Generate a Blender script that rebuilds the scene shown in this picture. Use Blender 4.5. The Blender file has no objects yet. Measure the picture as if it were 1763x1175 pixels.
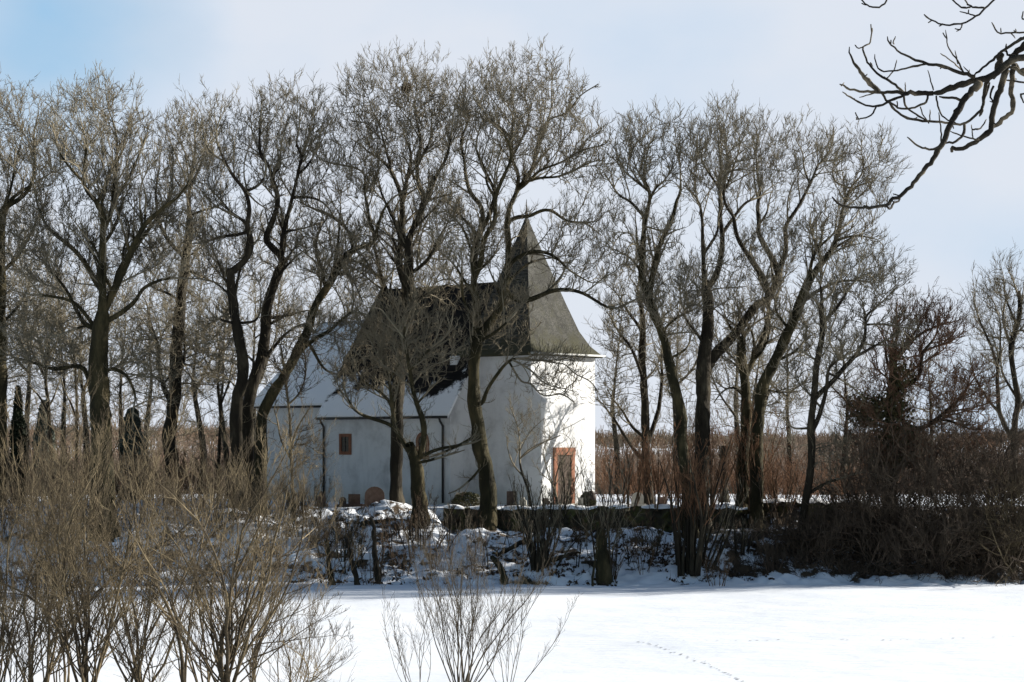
import bpy, math, random
import numpy as np
from mathutils import Vector
rng = np.random.default_rng(7)
random.seed(7)
R = math.radians
F = 3800.0; HX = 881.5; HY = 770.0     # focal length in photo pixels, principal column, horizon row
sc = bpy.context.scene
COL = sc.collection

def at(px, py, D):
    return np.array([(px-HX)/F*D, D, (HY-py)/F*D])

# ------------------------------------------------------------------ objects / tags
def tag(o, label=None, cat=None, group=None, kind=None):
    if label: o['label'] = label
    if cat: o['category'] = cat
    if group: o['group'] = group
    if kind: o['kind'] = kind
    return o
def empty(name, loc, label=None, cat=None, group=None, rz=0):
    o = bpy.data.objects.new(name, None); COL.objects.link(o)
    o.location = tuple(loc); o.rotation_euler = (0, 0, rz); o.empty_display_size = .3
    return tag(o, label, cat, group)

class MB:
    """collects vertex / face arrays and links them as one mesh object"""
    def __init__(s): s.v = []; s.q = []; s.t = []; s.n = 0; s.f = []
    def add(s, verts, quads=None, tris=None, poly=None):
        verts = np.asarray(verts, dtype=np.float64).reshape(-1, 3)
        if quads is not None and len(quads): s.q.append(np.asarray(quads, dtype=np.int64)+s.n)
        if tris is not None and len(tris): s.t.append(np.asarray(tris, dtype=np.int64)+s.n)
        if poly is not None:
            for p in poly: s.f.append([i+s.n for i in p])
        s.v.append(verts); s.n += len(verts)
        return s
    def box(s, x0, x1, y0, y1, z0, z1):
        v = [(x, y, z) for z in (z0, z1) for y in (y0, y1) for x in (x0, x1)]
        return s.add(v, quads=[(0,2,3,1),(4,5,7,6),(0,1,5,4),(2,6,7,3),(0,4,6,2),(1,3,7,5)])
    def build(s, name, mat, parent=None, origin=None, smooth=False):
        V = np.concatenate(s.v) if s.v else np.zeros((0, 3))
        if origin is not None: V = V-np.asarray(origin)
        me = bpy.data.meshes.new(name)
        Q = np.concatenate(s.q) if s.q else np.zeros((0, 4), int)
        T = np.concatenate(s.t) if s.t else np.zeros((0, 3), int)
        loops = [Q.ravel(), T.ravel()]; tot = [np.full(len(Q), 4), np.full(len(T), 3)]
        if s.f:
            loops.append(np.array([i for p in s.f for i in p])); tot.append(np.array([len(p) for p in s.f]))
        L = np.concatenate(loops).astype(np.int32); N = np.concatenate(tot).astype(np.int32)
        st = np.concatenate([[0], np.cumsum(N)[:-1]]).astype(np.int32)
        me.vertices.add(len(V)); me.vertices.foreach_set('co', V.astype(np.float32).ravel())
        me.loops.add(len(L)); me.loops.foreach_set('vertex_index', L)
        me.polygons.add(len(N)); me.polygons.foreach_set('loop_start', st); me.polygons.foreach_set('loop_total', N)
        me.polygons.foreach_set('use_smooth', np.full(len(N), bool(smooth)))
        me.update(calc_edges=True); me.validate()
        for m in (mat if isinstance(mat, (list, tuple)) else [mat]): me.materials.append(m)
        o = bpy.data.objects.new(name, me); COL.objects.link(o)
        if parent is not None: o.parent = parent
        return o

# ------------------------------------------------------------------ materials
def newmat(name):
    m = bpy.data.materials.new(name); m.use_nodes = True
    nt = m.node_tree; b = nt.nodes['Principled BSDF']
    return m, nt, b
def N(nt, t, **k):
    n = nt.nodes.new(t)
    for a, v in k.items():
        if a.startswith('i_'): n.inputs[a[2:].replace('_', ' ')].default_value = v
        else: setattr(n, a, v)
    return n
def ramp(nt, fac, stops):
    r = nt.nodes.new('ShaderNodeValToRGB')
    e = r.color_ramp.elements
    while len(e) < len(stops): e.new(.5)
    for el, (p, c) in zip(e, stops):
        el.position = p; el.color = (c[0], c[1], c[2], 1) if isinstance(c, tuple) else (c, c, c, 1)
    nt.links.new(fac, r.inputs['Fac']); return r
def noisy(name, stops, scale=3., detail=6., rough=.9, bump=.0, bscale=None, stretch=(1, 1, 1), dist=.02):
    m, nt, b = newmat(name)
    tc = N(nt, 'ShaderNodeTexCoord'); mp = N(nt, 'ShaderNodeMapping'); mp.inputs['Scale'].default_value = stretch
    nt.links.new(tc.outputs['Object'], mp.inputs['Vector'])
    n = N(nt, 'ShaderNodeTexNoise', i_Scale=scale, i_Detail=detail, i_Roughness=.62)
    nt.links.new(mp.outputs['Vector'], n.inputs['Vector'])
    r = ramp(nt, n.outputs['Fac'], stops)
    nt.links.new(r.outputs['Color'], b.inputs['Base Color'])
    b.inputs['Roughness'].default_value = rough
    b.inputs['Specular IOR Level'].default_value = .2
    if bump:
        n2 = N(nt, 'ShaderNodeTexNoise', i_Scale=bscale or scale*4, i_Detail=5.)
        nt.links.new(mp.outputs['Vector'], n2.inputs['Vector'])
        bp = N(nt, 'ShaderNodeBump', i_Strength=bump, i_Distance=dist)
        nt.links.new(n2.outputs['Fac'], bp.inputs['Height']); nt.links.new(bp.outputs['Normal'], b.inputs['Normal'])
    return m

M = {}
M['bark'] = noisy('bark', [(.30, (.010, .008, .006)), (.5, (.022, .018, .012)), (.62, (.05, .042, .028)), (.75, (.12, .105, .075))], 2.2, 8, .95, .9, 9, (1, 1, .3), .06)
M['bark_mossy'] = noisy('bark_mossy', [(.3, (.010, .009, .005)), (.48, (.024, .021, .010)), (.6, (.055, .045, .022)), (.75, (.13, .095, .05))], 1.6, 8, .95, .9, 9, (1, 1, .35), .06)
M['bark_thorn'] = noisy('bark_thorn', [(.3, (.028, .02, .015)), (.7, (.09, .064, .046))], 3, 6, .95)
M['twig'] = noisy('twig', [(.3, (.085, .072, .05)), (.55, (.175, .15, .105)), (.75, (.28, .245, .18))], .8, 5, .9)
M['twig_tan'] = noisy('twig_tan', [(.3, (.024, .018, .012)), (.48, (.072, .055, .033)), (.68, (.25, .195, .115))], 1.2, 5, .85)
M['twig_bush'] = noisy('twig_bush', [(.3, (.035, .028, .02)), (.55, (.08, .065, .045)), (.75, (.15, .125, .09))], 1.2, 5, .9)
M['twig_brown'] = noisy('twig_brown', [(.3, (.05, .034, .022)), (.55, (.10, .066, .04)), (.75, (.17, .12, .075))], .8, 5, .9)
M['twig_red'] = noisy('twig_red', [(.3, (.085, .045, .026)), (.55, (.175, .092, .05)), (.75, (.26, .155, .09))], .6, 5, .9)
M['twig_rust'] = noisy('twig_rust', [(.35, (.09, .052, .034)), (.55, (.17, .098, .062)), (.7, (.24, .17, .115))], .5, 5, .9)
M['scrub'] = noisy('scrub_twigs', [(.35, (.08, .055, .04)), (.5, (.14, .092, .064)), (.65, (.17, .145, .115))], .12, 6, .9)
M['twig_dark'] = noisy('twig_dark', [(.3, (.036, .027, .02)), (.7, (.12, .09, .064))], .8, 5, .9)
M['branch_dark'] = noisy('branch_dark', [(.38, (.013, .011, .009)), (.52, (.035, .03, .022)), (.62, (.14, .115, .08))], 5, 6, .95, .8, 30, (1, 1, 1), .012)
M['ivy'] = noisy('ivy_leaf', [(.3, (.035, .036, .016)), (.5, (.07, .068, .03)), (.7, (.11, .085, .045))], 2.5, 4, .6)
M['thuja'] = noisy('thuja_leaf', [(.3, (.008, .012, .007)), (.7, (.025, .034, .018))], 3, 4, .8)
M['juniper'] = noisy('juniper_leaf', [(.3, (.05, .058, .045)), (.7, (.11, .125, .10))], 3, 4, .8)
M['deadgrass'] = noisy('dead_grass', [(.3, (.12, .085, .045)), (.7, (.32, .25, .15))], 3, 4, .9)
M['leaf_litter'] = noisy('leaf_litter', [(.3, (.02, .014, .010)), (.7, (.07, .045, .028))], 3, 4, .9)
M['redstone'] = noisy('red_sandstone', [(.3, (.16, .065, .04)), (.7, (.27, .125, .075))], 4, 6, .9, .3, 30)
M['wood_door'] = noisy('door_wood', [(.3, (.028, .016, .010)), (.7, (.065, .038, .024))], 3, 6, .7, .3, 20, (6, 6, .4))
M['metal_dark'] = noisy('dark_metal', [(.3, (.018, .018, .018)), (.7, (.04, .038, .035))], 6, 4, .5)
M['zinc'] = noisy('zinc', [(.3, (.30, .31, .30)), (.7, (.45, .45, .43))], 6, 4, .5)
M['glass_dark'] = noisy('dark_glass', [(.3, (.01, .011, .013)), (.7, (.03, .03, .035))], 6, 3, .15)
M['stone_grave'] = noisy('grave_sandstone', [(.3, (.10, .06, .042)), (.7, (.22, .145, .11))], 5, 6, .9, .3, 30)
M['stone_pale'] = noisy('pale_stone', [(.3, (.30, .28, .23)), (.7, (.50, .47, .40))], 5, 6, .9, .3, 30)
M['stone_dark'] = noisy('dark_stone', [(.3, (.03, .025, .022)), (.7, (.08, .055, .045))], 5, 6, .6, .2, 30)
M['wallstone'] = noisy('mossy_wall_stone', [(.3, (.015, .013, .009)), (.5, (.05, .042, .028)), (.6, (.075, .075, .025)), (.75, (.14, .125, .09))], 2.2, 8, .95, .9, 8, (1, 1, 1), .08)
M['snow'] = noisy('snow', [(.3, (.80, .81, .83)), (.7, (.86, .86, .86))], 3, 5, .75, .35, 9, (1, 1, 1), .03)
M['trackmat'] = noisy('print_shade', [(.3, (.22, .23, .26)), (.7, (.36, .37, .40))], 6, 4, .9)  # blue-grey paints the shade of sunken prints onto flat discs

# rendered plaster wall, with faint stains
m, nt, b = newmat('lime_plaster')
tc = N(nt, 'ShaderNodeTexCoord')
n1 = N(nt, 'ShaderNodeTexNoise', i_Scale=.7, i_Detail=8., i_Roughness=.65); nt.links.new(tc.outputs['Object'], n1.inputs['Vector'])
r1 = ramp(nt, n1.outputs['Fac'], [(.3, (.40, .40, .405)), (.47, (.58, .585, .59)), (.7, (.66, .665, .67))])
sx = N(nt, 'ShaderNodeSeparateXYZ'); nt.links.new(tc.outputs['Object'], sx.inputs[0])
mr = N(nt, 'ShaderNodeMapRange'); mr.inputs['From Min'].default_value = .1; mr.inputs['From Max'].default_value = 1.1
mr.inputs['To Min'].default_value = .55; mr.inputs['To Max'].default_value = 0
nt.links.new(sx.outputs['Z'], mr.inputs['Value'])
n1b = N(nt, 'ShaderNodeTexNoise', i_Scale=2.5, i_Detail=6.); nt.links.new(tc.outputs['Object'], n1b.inputs['Vector'])
mu = N(nt, 'ShaderNodeMath', operation='MULTIPLY'); nt.links.new(mr.outputs[0], mu.inputs[0]); nt.links.new(n1b.outputs['Fac'], mu.inputs[1])
mx = N(nt, 'ShaderNodeMixRGB'); mx.inputs['Color2'].default_value = (.33, .31, .22, 1)
mps = N(nt, 'ShaderNodeMapping'); mps.inputs['Scale'].default_value = (1.6, 1.6, .3); nt.links.new(tc.outputs['Object'], mps.inputs['Vector'])
nst = N(nt, 'ShaderNodeTexNoise', i_Scale=1.3, i_Detail=7., i_Roughness=.6); nt.links.new(mps.outputs['Vector'], nst.inputs['Vector'])
rst = ramp(nt, nst.outputs['Fac'], [(.30, .84), (.46, 1.)]); mst = N(nt, 'ShaderNodeMixRGB', blend_type='MULTIPLY'); mst.inputs['Fac'].default_value = 1
nt.links.new(r1.outputs['Color'], mst.inputs['Color1']); nt.links.new(rst.outputs['Color'], mst.inputs['Color2'])
nt.links.new(mu.outputs[0], mx.inputs['Fac']); nt.links.new(mst.outputs['Color'], mx.inputs['Color1']); nt.links.new(mx.outputs['Color'], b.inputs['Base Color'])
n2 = N(nt, 'ShaderNodeTexNoise', i_Scale=7., i_Detail=8.); nt.links.new(tc.outputs['Object'], n2.inputs['Vector'])
bp = N(nt, 'ShaderNodeBump', i_Strength=.5, i_Distance=.035); nt.links.new(n2.outputs['Fac'], bp.inputs['Height']); nt.links.new(bp.outputs['Normal'], b.inputs['Normal'])
b.inputs['Roughness'].default_value = .95
M['plaster'] = m

# slate roof; optional lying snow whose mask rises towards the eave
def slate(name, c0, c1, snow=None, moss=None):
    m, nt, b = newmat(name)
    tc = N(nt, 'ShaderNodeTexCoord')
    mp = N(nt, 'ShaderNodeMapping'); mp.inputs['Scale'].default_value = (1, 1, 1)
    nt.links.new(tc.outputs['Object'], mp.inputs['Vector'])
    s = N(nt, 'ShaderNodeSeparateXYZ'); nt.links.new(tc.outputs['Object'], s.inputs[0])
    ad = N(nt, 'ShaderNodeMath', operation='ADD'); nt.links.new(s.outputs['X'], ad.inputs[0]); nt.links.new(s.outputs['Y'], ad.inputs[1])
    cb = N(nt, 'ShaderNodeCombineXYZ'); nt.links.new(ad.outputs[0], cb.inputs['X']); nt.links.new(s.outputs['Z'], cb.inputs['Y'])
    br = N(nt, 'ShaderNodeTexBrick', i_Scale=5.); br.inputs['Color1'].default_value = (*c0, 1); br.inputs['Color2'].default_value = (*c1, 1)
    br.inputs['Mortar'].default_value = (c0[0]*.35, c0[1]*.35, c0[2]*.35, 1); br.inputs['Mortar Size'].default_value = .035
    nt.links.new(cb.outputs[0], br.inputs['Vector'])
    n = N(nt, 'ShaderNodeTexNoise', i_Scale=1.1, i_Detail=9., i_Roughness=.7); nt.links.new(tc.outputs['Object'], n.inputs['Vector'])
    var = ramp(nt, n.outputs['Fac'], [(.3, .45), (.7, 1.35)])
    mm = N(nt, 'ShaderNodeMixRGB', blend_type='MULTIPLY'); mm.inputs['Fac'].default_value = 1
    nt.links.new(br.outputs['Color'], mm.inputs['Color1']); nt.links.new(var.outputs['Color'], mm.inputs['Color2'])
    col = mm.outputs['Color']; rough = .92; b.inputs['Specular IOR Level'].default_value = .12
    def layer(col, c, zlo, zhi, amp, nscale, sharp):
        mr = N(nt, 'ShaderNodeMapRange'); mr.inputs['From Min'].default_value = zlo; mr.inputs['From Max'].default_value = zhi
        mr.inputs['To Min'].default_value = amp; mr.inputs['To Max'].default_value = -amp; mr.clamp = True
        nt.links.new(s.outputs['Z'], mr.inputs['Value'])
        nn = N(nt, 'ShaderNodeTexNoise', i_Scale=nscale, i_Detail=10., i_Roughness=.74); nt.links.new(tc.outputs['Object'], nn.inputs['Vector'])
        a = N(nt, 'ShaderNodeMath', operation='ADD'); nt.links.new(mr.outputs[0], a.inputs[0]); nt.links.new(nn.outputs['Fac'], a.inputs[1])
        k = ramp(nt, a.outputs[0], [(.5-sharp, 0.), (.5+sharp, 1.)])
        x = N(nt, 'ShaderNodeMixRGB'); x.inputs['Color2'].default_value = (*c, 1)
        nt.links.new(k.outputs['Color'], x.inputs['Fac']); nt.links.new(col, x.inputs['Color1'])
        return x.outputs['Color']
    if moss: col = layer(col, moss[0], *moss[1:])
    if snow: col = layer(col, (.84, .85, .87), *snow)
    nt.links.new(col, b.inputs['Base Color']); b.inputs['Roughness'].default_value = rough
    bp = N(nt, 'ShaderNodeBump', i_Strength=.5, i_Distance=.02); nt.links.new(br.outputs['Fac'], bp.inputs['Height']); bp.invert = True
    nt.links.new(bp.outputs['Normal'], b.inputs['Normal'])
    return m

# ------------------------------------------------------------------ terrain
def sm(t): t = np.clip(t, 0, 1); return t*t*(3-2*t)
def fnoise(x, y, seed=0):
    """cheap smooth value noise"""
    def h(i, j): 
        v = np.sin(i*127.1+j*311.7+seed*74.7)*43758.5453
        return v-np.floor(v)
    i = np.floor(x); j = np.floor(y); fx = sm(x-i); fy = sm(y-j)
    return (h(i, j)*(1-fx)+h(i+1, j)*fx)*(1-fy)+(h(i, j+1)*(1-fx)+h(i+1, j+1)*fx)*fy-.5
def wall_y(x):
    xs = np.array([-60, -2.6, 0.5, 4.1, 7.8, 10.5, 15., 24, 60.]); ys = np.array([94.5, 93.6, 93., 92.6, 92.6, 93.1, 94., 96, 99.])
    return np.interp(x, xs, ys)
def wall_on(x): return sm((x+3.6)/1.2)*(1-sm((x-15.)/1.5))
def height(x, y):
    x = np.asarray(x, float); y = np.asarray(y, float)
    near = np.interp(y, [-50, 8, 48, 56, 80], [-1.75, -1.75, -5.2, -5.3, -5.3])
    foot = 84.6-.02*x+.8*fnoise(x*.15, 0*x+3, 1)+1.8*sm((x-8)/16)
    wy = wall_y(x); on = wall_on(x)
    t = (y-foot)/(wy-foot)
    bank = 2.7*sm(t)*(1-on)+on*(1.75*sm(t*1.15)**.9+.95*(y > wy-.02))
    z = near+np.where(y > foot, bank, 0)
    # rough ground on the bank
    k = sm((y-foot+.6)/1.5)*(1-sm((y-wy+.4)/.8))
    z = z+k*(.40*fnoise(x*.55, y*.7, 2)+.32*fnoise(x*1.3, y*1.5, 3)+.26*fnoise(x*3.1, y*3.1, 4))
    z = z+.10*fnoise(x*.18, y*.12, 5)+.02*fnoise(x*1.1, y*1.1, 6)
    # land behind: falls a little, then rises to a low far ridge
    z = z-1.2*sm((y-118)/40)+np.interp(y, [0, 170, 420, 900, 4000], [0, 0, 3.0, 4.4, 4.0])
    z = z+sm((y-140)/160)*(2.2*fnoise(x*.011, y*.004, 8)+1.1*fnoise(x*.035, y*.01, 13))
    return z
def gz(x, y): return float(height(np.array([x]), np.array([y]))[0])
def place(px, D):
    x = (px-HX)/F*D; return np.array([x, D, gz(x, D)])

xs = np.unique(np.concatenate([np.linspace(-30, 30, 330), np.linspace(-90, -30, 60), np.linspace(30, 90, 60), np.array([-2500, -1500, -900, -500, -300, -200, -140, 140, 200, 300, 500, 900, 1500, 2500])]))
ys = np.unique(np.concatenate([np.linspace(-60, 45, 50), np.linspace(45, 82, 150), np.linspace(82, 97, 190), np.linspace(97, 130, 60), np.linspace(130, 430, 60), np.array([500, 600, 750, 900, 1300, 2000, 3500])]))
X, Y = np.meshgrid(xs, ys); Z = height(X, Y)
nx, ny = len(xs), len(ys)
idx = np.arange(nx*ny).reshape(ny, nx)
q = np.stack([idx[:-1, :-1], idx[:-1, 1:], idx[1:, 1:], idx[1:, :-1]], -1).reshape(-1, 4)
# litter mask: bare earth and leaves showing on the bank and under the trees
foot = 84.6-.02*X+1.8*sm((X-8)/16)
lit = sm((Y-foot-.3)/2.0)*(1-.75*sm((Y-wall_y(X)-1)/2.5))
lit = np.clip(lit*(.8+.5*sm((X-6)/8))-.15*sm((Y-120)/20), 0, 1.3)
m, nt, b = newmat('snowy_ground')
att = N(nt, 'ShaderNodeAttribute', attribute_name='litter')
tc = N(nt, 'ShaderNodeTexCoord')
n1 = N(nt, 'ShaderNodeTexNoise', i_Scale=1.3, i_Detail=10., i_Roughness=.72); nt.links.new(tc.outputs['Object'], n1.inputs['Vector'])
a = N(nt, 'ShaderNodeMath', operation='MULTIPLY_ADD'); a.inputs[1].default_value = .232; nt.links.new(att.outputs['Fac'], a.inputs[0]); nt.links.new(n1.outputs['Fac'], a.inputs[2])
k = ramp(nt, a.outputs[0], [(.70, 0.), (.75, 1.)])
ec = ramp(nt, n1.outputs['Fac'], [(.4, (.03, .022, .015)), (.7, (.085, .06, .038))])
n3 = N(nt, 'ShaderNodeTexNoise', i_Scale=.35, i_Detail=4.); nt.links.new(tc.outputs['Object'], n3.inputs['Vector'])
sc_ = ramp(nt, n3.outputs['Fac'], [(.3, (.67, .70, .75)), (.7, (.74, .755, .78))])
mx = N(nt, 'ShaderNodeMixRGB'); nt.links.new(k.outputs['Color'], mx.inputs['Fac']); nt.links.new(sc_.outputs['Color'], mx.inputs['Color1']); nt.links.new(ec.outputs['Color'], mx.inputs['Color2'])
nt.links.new(mx.outputs['Color'], b.inputs['Base Color']); b.inputs['Roughness'].default_value = .8; b.inputs['Specular IOR Level'].default_value = .15
mpb = N(nt, 'ShaderNodeMapping'); mpb.inputs['Scale'].default_value = (.6, 1.6, 1); nt.links.new(tc.outputs['Object'], mpb.inputs['Vector'])
n2 = N(nt, 'ShaderNodeTexNoise', i_Scale=2.2, i_Detail=7., i_Roughness=.6); nt.links.new(mpb.outputs['Vector'], n2.inputs['Vector'])
bp = N(nt, 'ShaderNodeBump', i_Strength=.35, i_Distance=.12); nt.links.new(n2.outputs['Fac'], bp.inputs['Height']); nt.links.new(bp.outputs['Normal'], b.inputs['Normal'])
M['ground'] = m
g = MB().add(np.stack([X, Y, Z], -1), quads=q).build('ground', M['ground'], smooth=True)
tag(g, kind='structure')
at_ = g.data.attributes.new('litter', 'FLOAT', 'POINT'); at_.data.foreach_set('value', lit.ravel().astype(np.float32))

# ------------------------------------------------------------------ tubes
def unit(v): return v/np.maximum(np.linalg.norm(v, axis=-1, keepdims=True), 1e-9)
REF = np.array([.31, .93, .12])
def frames(d):
    a = unit(np.cross(d, REF)); b = np.cross(d, a); return a, b
def tubes(mb, pts, rad, k=3, cap=False):
    """pts (N,P,3), rad (N,P): N tubes of P rings"""
    pts = np.asarray(pts, float); rad = np.asarray(rad, float)
    n, P, _ = pts.shape
    if n == 0: return
    d = np.empty_like(pts); d[:, 1:-1] = pts[:, 2:]-pts[:, :-2]; d[:, 0] = pts[:, 1]-pts[:, 0]; d[:, -1] = pts[:, -1]-pts[:, -2]
    a, b = frames(unit(d))
    th = np.arange(k)*2*math.pi/k
    V = pts[:, :, None, :]+rad[:, :, None, None]*(a[:, :, None, :]*np.cos(th)[:, None]+b[:, :, None, :]*np.sin(th)[:, None])
    id_ = np.arange(n*P*k).reshape(n, P, k)
    q = np.stack([id_[:, :-1], np.roll(id_[:, :-1], -1, 2), np.roll(id_[:, 1:], -1, 2), id_[:, 1:]], -1).reshape(-1, 4)
    poly = None
    if cap: poly = [list(id_[i, -1]) for i in range(n)]+[list(id_[i, 0][::-1]) for i in range(n)]
    mb.add(V.reshape(-1, 3), quads=q, poly=poly)
def catmull(P, step):
    P = np.asarray(P, float)
    if len(P) == 2: Q = P
    E = np.vstack([2*P[0]-P[1], P, 2*P[-1]-P[-2]]); out = []
    for i in range(1, len(E)-2):
        p0, p1, p2, p3 = E[i-1:i+3]; n = max(2, int(np.linalg.norm((p2-p1)[:3])/step+.5))
        for t in np.arange(n)/n:
            out.append(.5*((2*p1)+(p2-p0)*t+(2*p0-5*p1+4*p2-p3)*t*t+(3*p1-p0-3*p2+p3)*t**3))
    out.append(E[-2]); return np.array(out)
def shoots(p0, d0, L, r0, P=5, up=.3, wob=.25, taper=.25, droop=0.):
    """N curved shoots -> pts (N,P,3), rad (N,P)"""
    n = len(p0); pts = np.empty((n, P, 3)); pts[:, 0] = p0; d = unit(d0); st = (L/(P-1))[:, None]
    for i in range(1, P):
        d = unit(d+np.array([0, 0, up/(P-1)])+rng.normal(0, wob/math.sqrt(P), (n, 3)))
        pts[:, i] = pts[:, i-1]+d*st
    t = np.linspace(0, 1, P)
    return pts, r0[:, None]*(1-(1-taper)*t)[None, :]
def spawn(pts, rad, m, t0=.25, ang=.7, up=.2):
    """m child origins per parent polyline; returns pos, dir, parent radius there, t"""
    n, P, _ = pts.shape
    t = t0+(1-t0)*(np.arange(m)[None, :]+rng.random((n, m)))/m
    f = np.clip(t*(P-1), 0, P-1.001); i = f.astype(int); w = (f-i)[..., None]; r = np.arange(n)[:, None]
    pos = pts[r, i]*(1-w)+pts[r, i+1]*w; d = unit(pts[r, i+1]-pts[r, i])
    rd = rad[r, i]*(1-w[..., 0])+rad[r, i+1]*w[..., 0]
    s = unit(rng.normal(0, 1, (n, m, 3))); s = unit(s-d*(s*d).sum(-1, keepdims=True))
    dd = unit(d*math.cos(ang)+s*math.sin(ang)*(.6+.8*rng.random((n, m, 1)))+np.array([0, 0, up]))
    return pos.reshape(-1, 3), dd.reshape(-1, 3), rd.ravel(), t.ravel()

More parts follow.
